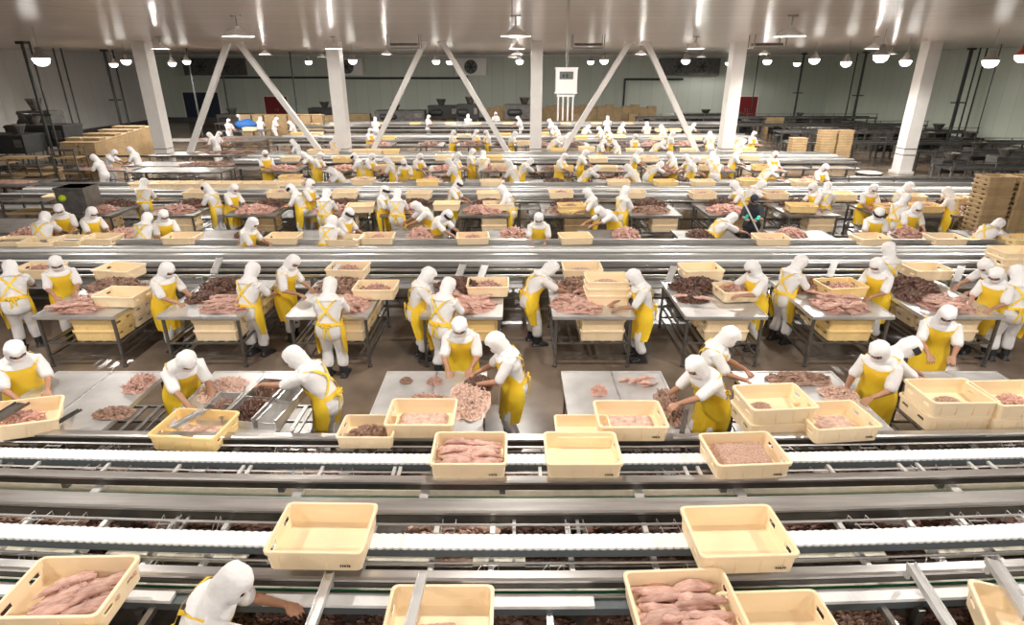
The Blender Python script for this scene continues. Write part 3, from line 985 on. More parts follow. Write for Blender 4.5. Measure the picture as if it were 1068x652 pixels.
def conv_legs(par, y0, y1, z, xs, b=True, m='leg_steel'):
    for x in xs:
        for yy in (y0, y1):
            y = bend(x, yy) if b else yy
            MB().box(x-.03, x+.03, y-.03, y+.03, 0, z).box(x-.07, x+.07, y-.07, y+.07, 0, .02).obj('leg', M[m], par)

M['bracket'] = mat('bright_bracket_steel', (.86,.85,.83), .4, .6)
A = empty('chain_conveyor', (0, 5.4, 0)); Aoff = A
def rebase(par):
    # children were modelled in world space: keep them there
    for c in par.children: c.matrix_parent_inverse = Matrix.Translation(-par.location)
tag(A, 'steel chain conveyor with white chain, farther one of the front lines', 'conveyor', 'white chain conveyors in front')
rail('rail', A, 5.80, -.05, .05, .98, 1.10)
rod('guide_rod', A, 5.68, 1.03)
chain(A, 5.43, 1.055, .155)
rod('guide_rod', A, 5.27, .99)
rail('rail', A, 5.06, -.05, .05, .99, 1.08)
MB().sweep(rect(-.10, .10, .87, .90), XN, 5.05).obj('return_belt', M['cream_belt'], A)
MB().sweep(rect(-.010, .010, .88, .93), XN, 4.94).obj('wear_strip', M['green'], A)
crossbars(A, 5.78, 5.06, .95, [-7.9+.78*i+.12*sin(i*2.2) for i in range(21)], .05, .03)
crossbars(A, 5.5, 5.1, 1.0, [-7.5+.78*i for i in range(20)]+[-5.6,-2.9,-1.2,.5,2.0,4.4,5.2], .035, .03, 'bracket')
crossbars(A, 5.06, 4.55, .93, [-6.6,-4.3,-2.2,-.9,1.3,2.35,4.6,6.9], .09, .05, 'bracket')
conv_legs(A, 5.78, 5.06, .95, [-7,-4.7,-2.4,-.1,2.2,4.5,6.8])
def wire_brackets(par, ya, yb, z, n, seed):
    r = random.Random(seed)
    for i in range(n):
        x = -6.5+13*(i+r.uniform(.1,.9))/n
        a, b = bend(x, ya), bend(x, yb)
        w = r.choice([0,.04,.12,.16]); sk = r.uniform(-.08,.08)
        mb = MB().tube([(x,a,z-.08),(x,a,z+.02),(x+sk,b,z+.02),(x+sk,b,z-.08)], [.004]*4, 6)
        if w: mb.tube([(x+w,a,z-.08),(x+w,a,z+.02),(x+w+sk,b,z+.02),(x+w+sk,b,z-.08)], [.004]*4, 6)
        if w > .1: mb.tube([(x,(a+b)/2,z+.02),(x+w,(a+b)/2,z+.02)], [.006]*2, 6)
        mb.obj('wire_bracket', M['steel'], par)
wire_brackets(A, 5.7, 5.55, 1.0, 16, 1)
wire_brackets(A, 5.32, 5.14, .98, 18, 2)
rebase(A)
Bc = empty('chain_conveyor', (0, 4.1, 0))
tag(Bc, 'steel chain conveyor with white chain nearest the camera', 'conveyor', 'white chain conveyors in front')
MB().sweep(rect(-.03, .03, 1.02, 1.13), XN, 4.66).obj('rail_flange', M['steel'], Bc)
rail('rail', Bc, 4.47, -.07, .07, 1.08, 1.22)
rod('guide_rod', Bc, 4.28, 1.17)
rod('guide_rod', Bc, 4.20, 1.12, .006)
chain(Bc, 4.0, 1.245, .155)
rod('guide_rod', Bc, 3.87, 1.13)
rail('rail', Bc, 3.73, -.05, .05, 1.07, 1.15)
crossbars(Bc, 4.45, 3.8, 1.07, [-6.3+.62*i+.08*sin(i*1.7) for i in range(21)], .045, .05, 'bracket')
crossbars(Bc, 4.40, 4.1, 1.12, [-5.4,-3.1,-3.0,-1.85,.02,.6,2.2,4.1], .03, .03)
for x0, x1 in ((-6,-3.9),(-3.7,-2.4),(-2.2,-.7),(-.35,.12),(1.9,3.4),(3.8,6)):
    MB().sweep(rect(-.10, .10, .87, .90), xr(x0, x1), 4.19).obj('return_belt', M['cream_belt'], Bc)
conv_legs(Bc, 4.45, 3.8, 1.05, [-6,-3.7,-1.4,.9,3.2,5.5])
wire_brackets(Bc, 4.36, 4.12, 1.14, 18, 3)
wire_brackets(Bc, 3.9, 3.8, 1.10, 14, 4)
rebase(Bc)
Cc = empty('lower_conveyor', (0, 3.5, 0))
tag(Cc, 'low steel conveyor under the nearest boxes with green strip and white slats', 'conveyor')
MB().sweep(rect(-.08, .08, .92, .95), XN, 3.75).obj('belt', M['cream_belt'], Cc)
MB().sweep(rect(-.012, .012, .97, 1.01), XN, 3.68).obj('wear_strip', M['green'], Cc)
rod('guide_rod', Cc, 3.63, 1.03)
for x0, x1 in ((-6,-2.75),(-2.0,-.75),(-.42,.66),(1.75,6)):
    MB().sweep(rect(-.05, .05, 1.0, 1.03), xr(x0, x1, .3), 3.57).obj('belt', M['belt_white'], Cc)
MB().sweep(rect(-.05, .05, .93, 1.0), XN, 3.57).obj('rail', M['belt_side'], Cc)
rail('rail', Cc, 3.12, -.05, .05, 1.03, 1.13)
crossbars(Cc, 3.6, 3.1, .94, [-5.6+.9*i for i in range(4)]+[-.6+.9*i for i in range(7)], .05, .05)
conv_legs(Cc, 3.5, 3.12, .95, [-5.2,-3,-.9,1.2,3.3,5.4])
rebase(Cc)
# flat dividers running back to front over the nearest line
for u0, v0, u1, v1, lb in [(441,599,427,655,'flat grey steel divider over the box at bottom centre-left'),(344,599,322,660,'flat grey steel divider beside the leaning worker at bottom left'),
                           (950,589,992,655,'narrow steel divider at bottom right, left of the wider one'),(1034,584,1075,645,'wide steel divider nearest the bottom right corner')]:
    p = at(u0, v0, 1.27); q = at(u1, v1, 1.45)
    w = .10 if u0 in (1034,) else .065
    o = MB().bar(p, q, w, .012).bar(p-Vector((w/2,0,0)), q-Vector((w/2,0,0)), .008, .05).bar(p+Vector((w/2,0,0)), q+Vector((w/2,0,0)), .008, .05).bar(p-Vector((0,0,.02)), p-Vector((0,0,.14)), .03).obj('steel_divider', M['steel_top'])
    tag(o, lb, 'divider', 'steel dividers over the nearest line')

M['deck'] = mat('dull_steel_deck', (.25,.245,.24), .38, .85, .4, 2, stretch=(.2,2,1))
def wide_conveyor(yc, y0, y1, x0, x1, label, nleg=10, sheet='steel_top'):
    t = empty('wide_conveyor', (0, yc, 0)); tag(t, label, 'conveyor', 'wide steel conveyors across the hall')
    xs = xr(x0, x1, 4)
    w = y1-y0
    def sw(nm, a, b, z0, z1, m): MB().sweep(rect(a-yc, b-yc, z0, z1), xs, yc, False).obj(nm, M[m], t)
    sw('rail', y1-.10, y1, 1.02, 1.15, 'steel')
    sw('deck', y0+w*.42, y1-.12, 1.03, 1.05, 'deck')
    sw('rail', y0+w*.66, y0+w*.70, 1.05, 1.13, 'steel')
    sw('chain', y0+w*.60, y0+w*.655, 1.05, 1.09, 'belt_white')
    sw('deck', y0+.05, y0+w*.40, 1.04, 1.06, 'deck')
    sw('chain', y0+w*.16, y0+w*.205, 1.06, 1.10, 'belt_white')
    sw('rail', y0+w*.33, y0+w*.37, 1.05, 1.14, 'steel')
    # rounded front skirt
    prof = [(y0-yc+.10,1.15),(y0-yc+.02,1.14),(y0-yc-.02,1.08),(y0-yc-.02,.98),(y0-yc+.05,.88),(y0-yc+.12,.84),(y0-yc+.14,.86),(y0-yc+.04,1.0),(y0-yc+.04,1.10)]
    MB().sweep(prof, xs, yc, False).obj('skirt', M['deck'], t)
    sw('shelf', y0-.60, y0-.02, .79, .82, 'steel_top')
    for yy in (y0-.55, y0-.18): sw('box_rail', yy-.02, yy+.02, 1.03, 1.075, 'steel')
    step = (x1-x0)/nleg
    for i in range(nleg+1):
        x = x0+.2+(x1-x0-.4)*i/nleg
        for yy in (y0+.1, y1-.1): MB().box(x-.04, x+.04, yy-.04, yy+.04, 0, 1.03).obj('leg', M['leg_steel'], t)
        MB().box(x-.03, x+.03, y0-.58, y0+.1, .82, .86).box(x-.03, x+.03, y0-.56, y0-.52, .86, 1.03).obj('bracket', M['leg_steel'], t)
    for yy in (y0+.1, y1-.1): sw('brace_rail', yy-.02, yy+.02, .3, .35, 'leg_steel')
    sw('brace_rail', y1-.13, y1-.09, .6, .65, 'leg_steel')
    rebase(t)
    return t
wide_conveyor(13.1, 12.15, 14.1, -13, 13.5, 'wide steel conveyor crossing the picture in the middle distance', 12)
wide_conveyor(20.6, 19.5, 21.8, -17, 17.5, 'wide steel conveyor behind the row with the dark-clad cleaner', 14)
wide_conveyor(28.9, 27.7, 30.2, -12.6, 15.5, 'wide steel conveyor just before the white columns', 14)
wide_conveyor(37.4, 36.2, 38.8, -14, 14.5, 'wide steel conveyor just behind the white columns', 10)
wide_conveyor(46.5, 45.2, 47.8, -16, 16, 'farthest wide steel conveyor before the back wall stacks', 8)

# ------------------------------------------------------------------ tables
def table_parts(W, D, Z=1.0):
    top = MB().box(-W/2, W/2, -D/2, D/2, Z-.03, Z)
    for s in (-1, 1): top.box(s*W/2-.008, s*W/2+.008, -D/2, D/2, Z-.05, Z+.012)
    top.box(-W/2, W/2, D/2-.008, D/2+.008, Z-.05, Z+.012); top.box(-W/2, W/2, -D/2-.008, -D/2+.008, Z-.05, Z+.006)
    leg = MB().box(-.022, .022, -.022, .022, 0, Z-.05).tube([(0,0,.0),(0,0,.03)], [.035,.03], 8)
    fr = MB()
    a, b = W/2-.06, D/2-.06
    for z in (.22, .47):
        fr.bar((-a,-b,z), (a,-b,z), .03); fr.bar((-a,b,z), (a,b,z), .03)
        for x in (-a, a): fr.bar((x,-b,z), (x,b,z), .03)
    sh = MB()
    for i in range(7):
        x = -a + (i+.5)*2*a/7
        sh.box(x-.03, x+.03, -b, b, .485, .50)
    return top.mesh('tabletop', M['steel_top']), leg.mesh('leg', M['leg_steel']), fr.mesh('frame', M['leg_steel']), sh.mesh('shelf', M['leg_steel'])
TP = {}
FOOT = MB().tube([(0,0,.012),(0,0,.03)], [.042,.034], 10, cap=False).mesh('foot', M['dark'])
def table(x, y0, y1, W, row=None, label=None, seam=False, phrase='steel work table', u=None, Z=1.0):
    D = y1-y0; k = (round(W,2), round(D,2), Z)
    if k not in TP: TP[k] = table_parts(W, D, Z)
    top, leg, fr, sh = TP[k]
    t = empty('work_table', (x, (y0+y1)/2, 0)); tag(t, label, 'table', 'steel work tables in rows')
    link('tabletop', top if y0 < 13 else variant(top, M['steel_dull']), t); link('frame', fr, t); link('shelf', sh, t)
    for sx in (-1,1):
        for sy in (-1,1):
            l_ = link('leg', leg, t, (sx*(W/2-.06), sy*(D/2-.06), 0))
            if y0 < 13: link('foot', FOOT, l_)
    if seam: MB().box(-.012, .012, -D/2, D/2, Z, Z+.012).obj('seam', M['steel'], t)
    if row: reg(t, row, phrase, x)
    return t
rnd = random.Random(3)
# near tables, just behind the front conveyors
T1X = [-5.65,-3.5,-1.06,1.40,3.82,6.15]
T1L = ['grey steel sorting table at far left below the aisle','steel table carrying the scrap trough and dividers','grey sorting table between the camera-facing and left-facing workers',
       'nearly empty steel table at centre with a seam across it','steel table under two cream fish boxes right of centre','steel table at right under the bowing worker']
for x, lb in zip(T1X, T1L):
    y0 = max(bend(x-.7, 5.9), bend(x+.7, 5.9))+.03
    table(x, y0, 7.53, 1.4 if x > -5 else 1.55, label=lb, seam=True)
# tables across the aisle
T2X = [-7.6,-5.43,-3.2,-.88,1.42,3.71,5.91,7.83]
for x in T2X: table(x, 9.55, 11.45, 1.42, 'in the row beyond the aisle')
T3X = [-12.2+2.45*i for i in range(11)]
for x in T3X: table(x, 14.2, 15.5, 1.5, 'just behind the wide conveyor')
T4X = [xat(u, 18, 1) for u in (108,190,272,352,428,506,590,678,756,836,924,1000)]
for x in T4X: table(x, 17.15, 18.9, 1.5, 'in front of the second wide conveyor')
T5X = [xat(u, 22.5, 1) for u in (300,372,440,505,570,640,706,772,838)]
for x in T5X: table(x, 21.9, 23.2, 1.5, 'just behind the second wide conveyor')
T6X = [xat(u, 26, 1) for u in (298,362,412,466,520,578,634,690,742,794)]
for x in T6X: table(x, 25.0, 26.8, 1.5, 'in front of the third wide conveyor')
T7X = [xat(u, 34, 1) for u in (395,448,490,524,562,600,648,680,716,762)]
for x in T7X: table(x, 33.6, 35.4, 1.5, 'behind the white columns')

def box_at(u, v, zr=1.3, rz=0, row=None, label=None, me=None, stamp=False, phrase='cream plastic fish box', s=1, tilt=None):
    """box whose rim centre is seen at (u, v) with the rim at height zr"""
    p = at(u, v, zr)
    return fish_box((p.x, p.y, zr-.20*s), rz, row, phrase, u, me, stamp, tilt, label, s)
# --- front boxes
b1 = box_at(490, 466.5, 1.265, 0, label='fish box of large pink tuna loins on the farther white chain', stamp=True)
b2 = box_at(607, 466.5, 1.265, 0, label='empty cream fish box on the farther white chain right of centre', stamp=True)
b3 = box_at(776, 467, 1.265, .06, label='fish box of pale minced tuna on the farther white chain', stamp=True)
b4 = box_at(657, 431, 1.28, 0, label='cream fish box with few tuna flakes behind the rail on the empty table', stamp=True)
b5 = box_at(440, 429, 1.28, 0, label='cream fish box with flakes in front of the grey sorting table', stamp=True)
b6 = box_at(384, 444, 1.21, 0, label='low cream fish box with scraps, left of the box on the sorting table', s=.8)
b7 = box_at(808, 413, 1.42, .08, label='topmost cream fish box of the stack right of centre, nearly empty')
fish_box((b7.location.x, b7.location.y, 1.02), .08, label='lower cream fish box of the stack right of centre')
b8 = box_at(871, 432, 1.28, .1, label='cream fish box with flakes before the left-facing worker at right', stamp=True)
b9 = box_at(992, 407, 1.42, .02, label='tall cream fish box near right edge with pale scraps inside')
b10 = box_at(1058, 409, 1.42, .05, label='cream fish box cut off by the right edge with pink pieces')
b9b = fish_box((b9.location.x, b9.location.y+.02, 1.02), .02, label='cream fish box underneath the tall one near right edge')
b10b = fish_box((b10.location.x, b10.location.y+.02, 1.02), .05, label='cream fish box underneath the one at the right edge')
b11 = box_at(18, 429, 1.30, .5, label='tilted cream fish box of meat under the leftmost worker hands', tilt=(.05,.12))
b12 = box_at(203, 441, 1.20, -.1, me=BOXY, label='yellow fish box crossed by a steel divider at left')
b12b = box_at(608, 444, 1.215, 0, label='small edge of cream fish box left of the centre box', s=.8)
# --- second white chain
b13 = box_at(337, 549, 1.47, -.02, label='large empty cream fish box on the nearer chain, left of centre', stamp=True)
b14 = box_at(769, 552, 1.47, .04, label='large empty cream fish box on the nearer chain, right of centre', stamp=True)
# --- nearest line
b15 = box_at(70, 610, 1.37, .02, label='fish box heaped with tuna loins at the bottom left corner')
b16 = box_at(458, 643, 1.27, 0, label='fish box under the flat divider at bottom centre-left')
b17 = box_at(714, 626, 1.37, .05, label='fish box packed with rows of pink loins at bottom right of centre')
b18 = box_at(816, 650, 1.27, .04, label='small part of a cream box beside the packed box at the bottom')
b19 = box_at(1090, 650, 1.30, -.35, label='cream fish box leaning under the wide divider at bottom right')
fish_box((b15.location.x+.5, b15.location.y-.66, 1.17), .02, label='edge of a cream box along the bottom, right of the heaped box')

def fill(b, kind, frac=.8, h=.7, label='', z=.03, off=(0,0)):
    o = pile(kind, (0,0,0), .62*frac, .44*frac, h, 0, label=label)
    R_ = Matrix.Rotation(b.rotation_euler[2], 3, 'Z')
    q = Vector(b.location) + R_ @ Vector((off[0], off[1], z))
    o.location = q; o.rotation_euler = (0,0,b.rotation_euler[2])
    return o
def minced(b, label, h=.10, w=.6, d=.42, m='mince'):
    mb = MB(); n = 24; vs = []
    for i in range(n+1):
        for j in range(n+1):
            a, c = i/n*2-1, j/n*2-1
            e = min(1, (1-max(abs(a), abs(c)))*7)
            vs.append((a*w/2, c*d/2, .005+e*(h+.02*noise.noise(Vector((a*4, c*4, 1)))+.012*noise.noise(Vector((a*17, c*17, 3))))))
    mb.add(vs, [(i*(n+1)+j,(i+1)*(n+1)+j,(i+1)*(n+1)+j+1,i*(n+1)+j+1) for i in range(n) for j in range(n)])
    o = mb.obj('minced_tuna', M[m], None, True, loc=Vector(b.location)+Vector((0,0,.018)), rz=b.rotation_euler[2])
    tag(o, label, 'fish', None, 'stuff')
def loins_in(b, cols, rows, layers, label, jitter=.02, s=1, dx=.27, dy=.085, rz=0, x0=0, y0=0, z0=.02):
    R_ = Matrix.Rotation(b.rotation_euler[2], 3, 'Z')
    for l in range(layers):
        for i in range(cols):
            for j in range(rows):
                q = Vector((x0+(i-(cols-1)/2)*dx+rnd.uniform(-jitter, jitter), y0+(j-(rows-1)/2)*dy+rnd.uniform(-.01,.01), z0+l*.05))
                w = Vector(b.location) + R_ @ q
                loin(w, b.rotation_euler[2]+rz+rnd.uniform(-.2,.2)+(pi if rnd.random() < .4 else 0), label, label.replace('pink tuna loin', 'tuna loins').replace('one of the ', ''), s)
loins_in(b1, 2, 6, 2, 'pink tuna loin in the box on the farther white chain', dy=.078, s=1.0, dx=.30, z0=.05)
fill(b1, 'pink', 1.0, .6, 'bed of pink tuna under the loins on the farther chain', .02)
minced(b3, 'pale minced tuna filling the box on the farther chain', .12)
minced(b8, 'flat layer of tuna flakes in the box before the worker', .06, .5, .34, 'fish_pale')
minced(b4, 'thin layer of tuna flakes in the centre box', .045, .6, .4, 'fish_pale')
minced(b5, 'layer of tuna flakes in the box at the grey sorting table', .055, .58, .38, 'fish_pale')
fill(b6, 'brown', .8, .7, 'dark scraps inside the low box at centre-left')
minced(b12, 'pale flakes in the yellow box at left', .05, .5, .36, 'fish_pale')
fill(b9, 'pale', .5, .6, 'small heap of pale scraps in the tall box near right edge', .03)
fill(b10, 'pink', .6, .7, 'pink pieces in the box cut by the right edge', .03)
fill(b7, 'pale', .4, .4, 'few flakes in the topmost stacked box', .03, (-.12,.05))
fill(b11, 'pink', .75, .8, 'meat pieces in the tilted box at left', .04)
loins_in(b15, 2, 5, 2, 'pink tuna loin in the box at bottom left corner', dx=.24, dy=.08, x0=.06, y0=-.02, rz=.5, jitter=.04, z0=.05)
fill(b15, 'pink', .8, .75, 'bed of tuna pieces under the loins at bottom left', .02, (.05,0))
loins_in(b17, 2, 6, 2, 'pink tuna loin in the packed box at bottom right', dx=.29, dy=.078, s=1.08, z0=.04)
fill(b17, 'pale', .85, .7, 'shredded tuna along the front of the packed box', .02, (.0,-.08))
loins_in(b16, 1, 2, 1, 'pink tuna loin in the box under the divider', dx=.3, dy=.09, x0=-.05, s=1.1)

# --- things on the near tables
pile('pink', (-5.05, 7.15, 1.0), .35, .5, .7, label='small heap of pink pieces beside the leftmost worker')
pile('brown', (-4.95, 6.42, 1.0), .5, .3, .6, label='brown scraps at the front of the leftmost near table')
pile('pale', (-3.85, 7.0, 1.0), .55, .7, 1.1, label='torn pale tuna heap between the two workers at the trough')
pile('brown', (-1.45, 7.25, 1.0), .18, .15, .5, label='small brown scraps at the back left of the grey sorting table')
pile('pink', (-1.05, 7.2, 1.0), .22, .12, .6, label='few pink scraps at the middle of grey sorting table')
pile('pink', (-1.1, 6.75, 1.0), .5, .22, .5, label='scraps in front of the camera-facing worker')
pile('pale', (-.55, 6.75, 1.0), .55, 1.0, .9, label='pile of pale flakes at the right side of grey sorting table')
pile('dark', (-.45, 7.15, 1.0), .4, .5, .8, label='dark pieces between two workers at the sorting table')
pile('pink', (1.15, 6.95, 1.0), .22, .2, .6, label='small heap of pink scraps on the empty centre table')
for i in range(7):
    loin((1.72+rnd.uniform(-.18,.18), 7.2+rnd.uniform(-.12,.12), 1.0+.03*(i%2)), rnd.uniform(-.6,.6), 'tuna loin in the small heap on the centre table', 'tuna loins on the centre table', .7)
pile('brown', (2.0, 6.55, 1.0), .35, .9, 1.0, label='brown scraps at the right edge of the centre table')
pile('brown', (3.95, 7.3, 1.0), .9, .35, .8, label='grey-brown scraps behind the stacked boxes')
pile('pale', (4.3, 6.9, 1.0), .5, .4, .8, label='flakes before the worker with the long tray')
pile('dark', (3.3, 6.25, 1.0), .7, .25, .9, label='dark scraps below the stacked boxes right of centre')
pile('brown', (5.6, 7.0, 1.0), .5, .6, .9, label='scraps in front of the bowing worker')
# dividers and scrap trays of the front tables
for i, (u0, v0, u1, v1, w_, m_, lb) in enumerate([(84,428,46,450,.035,'steel_dark','thin dark steel divider leaning over the leftmost near table'),(214,428,181,447,.12,'steel','broad steel divider lying across the yellow box'),(24,421,-8,440,.16,'steel_dark','dark broad steel bar over the tilted box at left edge'),
      (716,428,711,452,.05,'leg_steel','upright grey steel paddle before the reaching worker')]):
    p = at(u0, v0, [1.24,1.225,1.35,1.3][i]); q = at(u1, v1, [1.05,1.225,1.33,1.2][i])
    o = MB().bar(p, q, w_, .014).bar(p-Vector((w_/2,0,-.012)), q-Vector((w_/2,0,-.012)), .008, .03).bar(p+Vector((w_/2,0,.012)), q+Vector((w_/2,0,.012)), .008, .03).obj('steel_divider', M[m_])
    tag(o, lb, 'divider')
def scrap_tray(x, y, w, d, rz, m, label):
    t = empty('scrap_tray', (x, y, 1.0), rz); tag(t, label, 'tray')
    b_ = MB().box(-w/2, w/2, -d/2, d/2, .0, .012)
    for s_ in (-1,1): b_.box(s_*w/2-.006, s_*w/2+.006, -d/2, d/2, 0, .12)
    b_.box(-w/2, w/2, d/2-.006, d/2+.006, 0, .12); b_.box(-w/2, w/2, -d/2-.006, -d/2+.006, 0, .09)
    b_.obj('pan', M['steel_top'], t)
    rm = MB()
    for s_ in (-1,1): rm.box(s_*w/2-.015, s_*w/2+.015, -d/2, d/2, .115, .13)
    rm.box(-w/2, w/2, -.012, .012, .115, .13); rm.obj('rim', M['steel'], t)
scrap_tray(-3.22, 6.62, .38, 1.0, -.12, 'steel', 'open steel tray of dark fish scraps on the trough table')
pile('dark', (-3.24, 6.42, 1.015), .32, .5, 1.2, -.12, label='dark scraps in the near half of the open steel tray')
pile('brown', (-3.19, 6.90, 1.015), .32, .45, 1.3, -.12, label='brown trimmings in the far half of the open steel tray')
scrap_tray(-2.86, 6.50, .22, .85, -.12, 'steel', 'narrow empty steel tray beside the leaning worker')
scrap_tray(-3.62, 6.45, .30, .6, -.05, 'steel', 'small steel tray behind the yellow box at left')
pile('brown', (-3.62, 6.45, 1.015), .26, .5, 1.0, label='scraps in the small tray behind the yellow box')
# brackets and guide wheels between the chain and the rails
# --- second row of tables: boxes, loins and scraps
for k, x in enumerate(T2X):
    # boxes stored on the shelf
    ox = [.24,.2,.2,.22,.18,.08,.06,.0][k]
    for j in range(2):
        for d_ in range(3):
            fish_box((x+ox, 9.55+.37+d_*.605, .50+j*.2), 0, ['under aisle tables, front line','under aisle tables, middle line','under aisle tables, back line'][d_], ['lower','upper'][j]+' cream fish box', x+j*.01, BOX if (k+d_) % 3 else BOXY)
    pile('dark' if k % 2 else 'brown', (x-.1, 11.0, 1.0), 1.1, .7, 1.6, label=None, row='along the wide conveyor')
    nl = [14,10,8,12,12,3,18,14][k]
    if nl > 5: pile('pink', (x+[-.15,.3,.15,.1,-.25,-.2,0,0][k], 10.1, 1.0), .95, .85, .7, row='under the loins beyond the aisle')
    cx = [-.15,.3,.15,.1,-.25,-.2,0,0][k]
    for i in range(nl):
        lx = x+cx+rnd.uniform(-.36,.36); ly = 10.05+rnd.uniform(-.3,.45)
        loin((lx, ly, 1.03+.035*(i % 3)), rnd.gauss(0,.45)+(pi if rnd.random() < .5 else 0), f'pink tuna loin heaped on the {ordn(k+1)} table from left beyond the aisle', f'tuna loins on table {ORD[k]} beyond the aisle', .95)
    if k in (1,3,5,7): pile('dark', (x-.35, 10.45, 1.0), .6, .6, .9, row='beside the loins beyond the aisle')
for u, v, zr, rz, ph in [(127,304,1.22,-.05,'cream fish box lying on the first table'),(41,277,1.3,0,'fish box with pink loins on the ledge'),(124,278,1.3,-.15,'empty cream fish box on the ledge'),(363,277,1.3,-.05,'fish box with a loin on the ledge'),
      (392,297,1.22,0,'cream fish box with meat on table'),(509,294,1.24,0,'cream fish box with loins on table'),(607,277,1.3,0,'fish box of pale loins on the ledge'),
      (731,278,1.3,.05,'empty cream fish box on the ledge'),(770,299,1.22,.1,'fish box of tuna gripped by a worker'),(877,295,1.24,.12,'yellowish fish box leaning in the tuna heap'),(967,278,1.3,.03,'empty cream fish box on the ledge right of the workers')]:
    me = BOXY if 'yellowish' in ph else BOX
    b = box_at(u, v, zr, rz, 'beyond the aisle', None, me, phrase=ph)
    if 'loin' in ph or 'tuna' in ph or 'meat' in ph: fill(b, 'pale' if 'pale' in ph else 'pink', .85, 1.0, f'tuna inside the {ph}', .03)
for j, lb in enumerate(['lowest fish box of the centre stack beyond the aisle','middle fish box of the centre stack beyond the aisle','topmost fish box of the centre stack beyond the aisle']):
    p = at(633, 291, 1.42)
    b = fish_box((p.x, p.y, 1.0+j*.13), 0, label=lb)
fill(b, 'pale', .85, 1.0, 'pale tuna in the topmost box of the centre stack', .03)
for j in range(3):
    p = at(1058, 262, 1.5)
    fish_box((p.x, p.y, 1.08+j*.13), 0, label=['lowest','middle','topmost'][j]+' pale fish box of the stack at right edge on the wide conveyor')
# sloping steel chutes down from the wide conveyor
for u, v in [(226,276),(480,283),(503,284),(350,283),(868,280),(700,285),(1000,285)]:
    p = at(u+3, v-7, 1.25); q = at(u-3, v+9, 1.12)
    o = MB().bar(p, q, .13, .015).bar(p-Vector((.065,0,0)), q-Vector((.065,0,0)), .01, .05).bar(p+Vector((.065,0,0)), q+Vector((.065,0,0)), .01, .05).bar(p-Vector((0,0,0)), p-Vector((0,0,.18)), .03).obj('steel_chute', M['steel_top'])
    tag(o, None, 'chute', 'steel chutes on the wide conveyor'); reg(o, 'on the front edge of the wide conveyor', 'short sloping steel chute', u)

# --- boxes right behind the wide conveyor
def boxes(row, lst, zr, me=None, content=.35, z2=None):
    for it in lst:
        u, v = it[:2]; n = it[2] if len(it) > 2 else 1
        m = me or (BOXY if rnd.random() < .3 else BOX)
        for j in range(n-1):
            p = at(u, v, zr); fish_box((p.x, p.y, zr-.2-.13*(n-1-j)), 0, row, 'lower cream fish box', u-.1, m)
        b = box_at(u, v, zr, rnd.uniform(-.12,.12), row, None, m)
        if rnd.random() < content: fill(b, rnd.choice(['pink','pale']), .8, 1.0, None, .03); reg(bpy.data.objects[LASTP[0]], row, "tuna inside a fish box", u)
LASTP = ['']
_pile = pile
def pile(*a, **k):
    o = _pile(*a, **k); LASTP[0] = o.name; return o
boxes('just behind the wide conveyor', [(12,249),(42,250),(74,248),(106,246),(190,245),(296,245),(360,247),(394,245),(493,245),(600,245),(804,246),(908,246),(986,246),(1066,247)], 1.22, content=.1)
for x in T3X:
    pile(rnd.choice(['pink','dark','pink']), (x+rnd.uniform(-.3,.6), 14.9, 1.0), .7, .8, 1.2, row='just behind the wide conveyor')
for k, x in enumerate(T4X):
    for j in range(2): fish_box((x+.3, 17.15+.36, .50+j*.2), 0, 'under tables before second wide conveyor', ['lower','upper'][j]+' fish box', x+j*.01, BOX if k % 2 else BOXO)
    pile(rnd.choice(['pink','pink','brown']), (x-.05, 17.75, 1.0), 1.15, .9, 1.1, row='on the tables before the second wide conveyor')
    pile('dark', (x+.1, 18.55, 1.0), 1.1, .55, 1.6, row='along the second wide conveyor')
boxes('on the ledge of the second wide conveyor', [(62,203),(206,199),(292,199),(360,199),(437,200),(510,200),(585,199),(660,199),(733,200),(808,200),(878,201),(950,203),(1000,205)], 1.28, BOX, .4)
boxes('on the tables before the second wide conveyor', [(376,213),(466,211),(518,211,1),(596,213,2),(836,213),(930,214),(966,213)], 1.24)
boxes('on the rear of the second wide conveyor', [(150,190),(172,190),(194,190),(216,190),(238,190),(260,190),(282,190),(304,189),(303,183,2),(379,186),(446,188),(512,188),(645,188),(694,188),(733,188),(782,187),(838,188)], 1.26, None, .15)
for k, x in enumerate(T5X): pile(rnd.choice(['pink','dark']), (x+.3, 22.6, 1.0), .8, .8, 1.2, row='behind the second wide conveyor')
for k, x in enumerate(T6X):
    fish_box((x+.3, 25.4, .50), 0, 'under tables before third wide conveyor', 'fish box', x, BOXO)
    pile(rnd.choice(['pink','brown','pink']), (x, 25.6, 1.0), 1.2, .9, 1.1, row='before the third wide conveyor')
boxes('on the ledge of the third wide conveyor', [(303,163),(357,164),(412,163),(463,162),(516,162),(624,164),(677,163),(731,164),(783,162)], 1.28, None, .3)
boxes('on the tables before the third wide conveyor', [(400,172),(522,171),(588,173),(634,173),(740,172),(795,172)], 1.24, None, .5)
boxes('behind the third wide conveyor', [(376,156),(392,156),(408,156),(612,153),(662,155),(582,155),(718,155),(779,154),(330,156),(346,156)], 1.24, None, .2)
for k, x in enumerate(T7X): pile(rnd.choice(['pink','dark']), (x, 34.2, 1.0), 1.1, .9, 1.1, row='on the tables behind the white columns')
boxes('before the fourth wide conveyor', [(406,142),(484,140),(526,139),(566,138),(645,141),(606,142),(685,142),(725,142),(768,144),(690,134),(545,147)], 1.24, None, .3)
boxes('on the farthest conveyors', [(400,128),(433,128),(470,128),(496,128),(530,128),(590,128),(622,128),(655,128),(704,134),(330,128),(350,128),(310,138),(330,138),(260,133)], 1.24, None, 0)

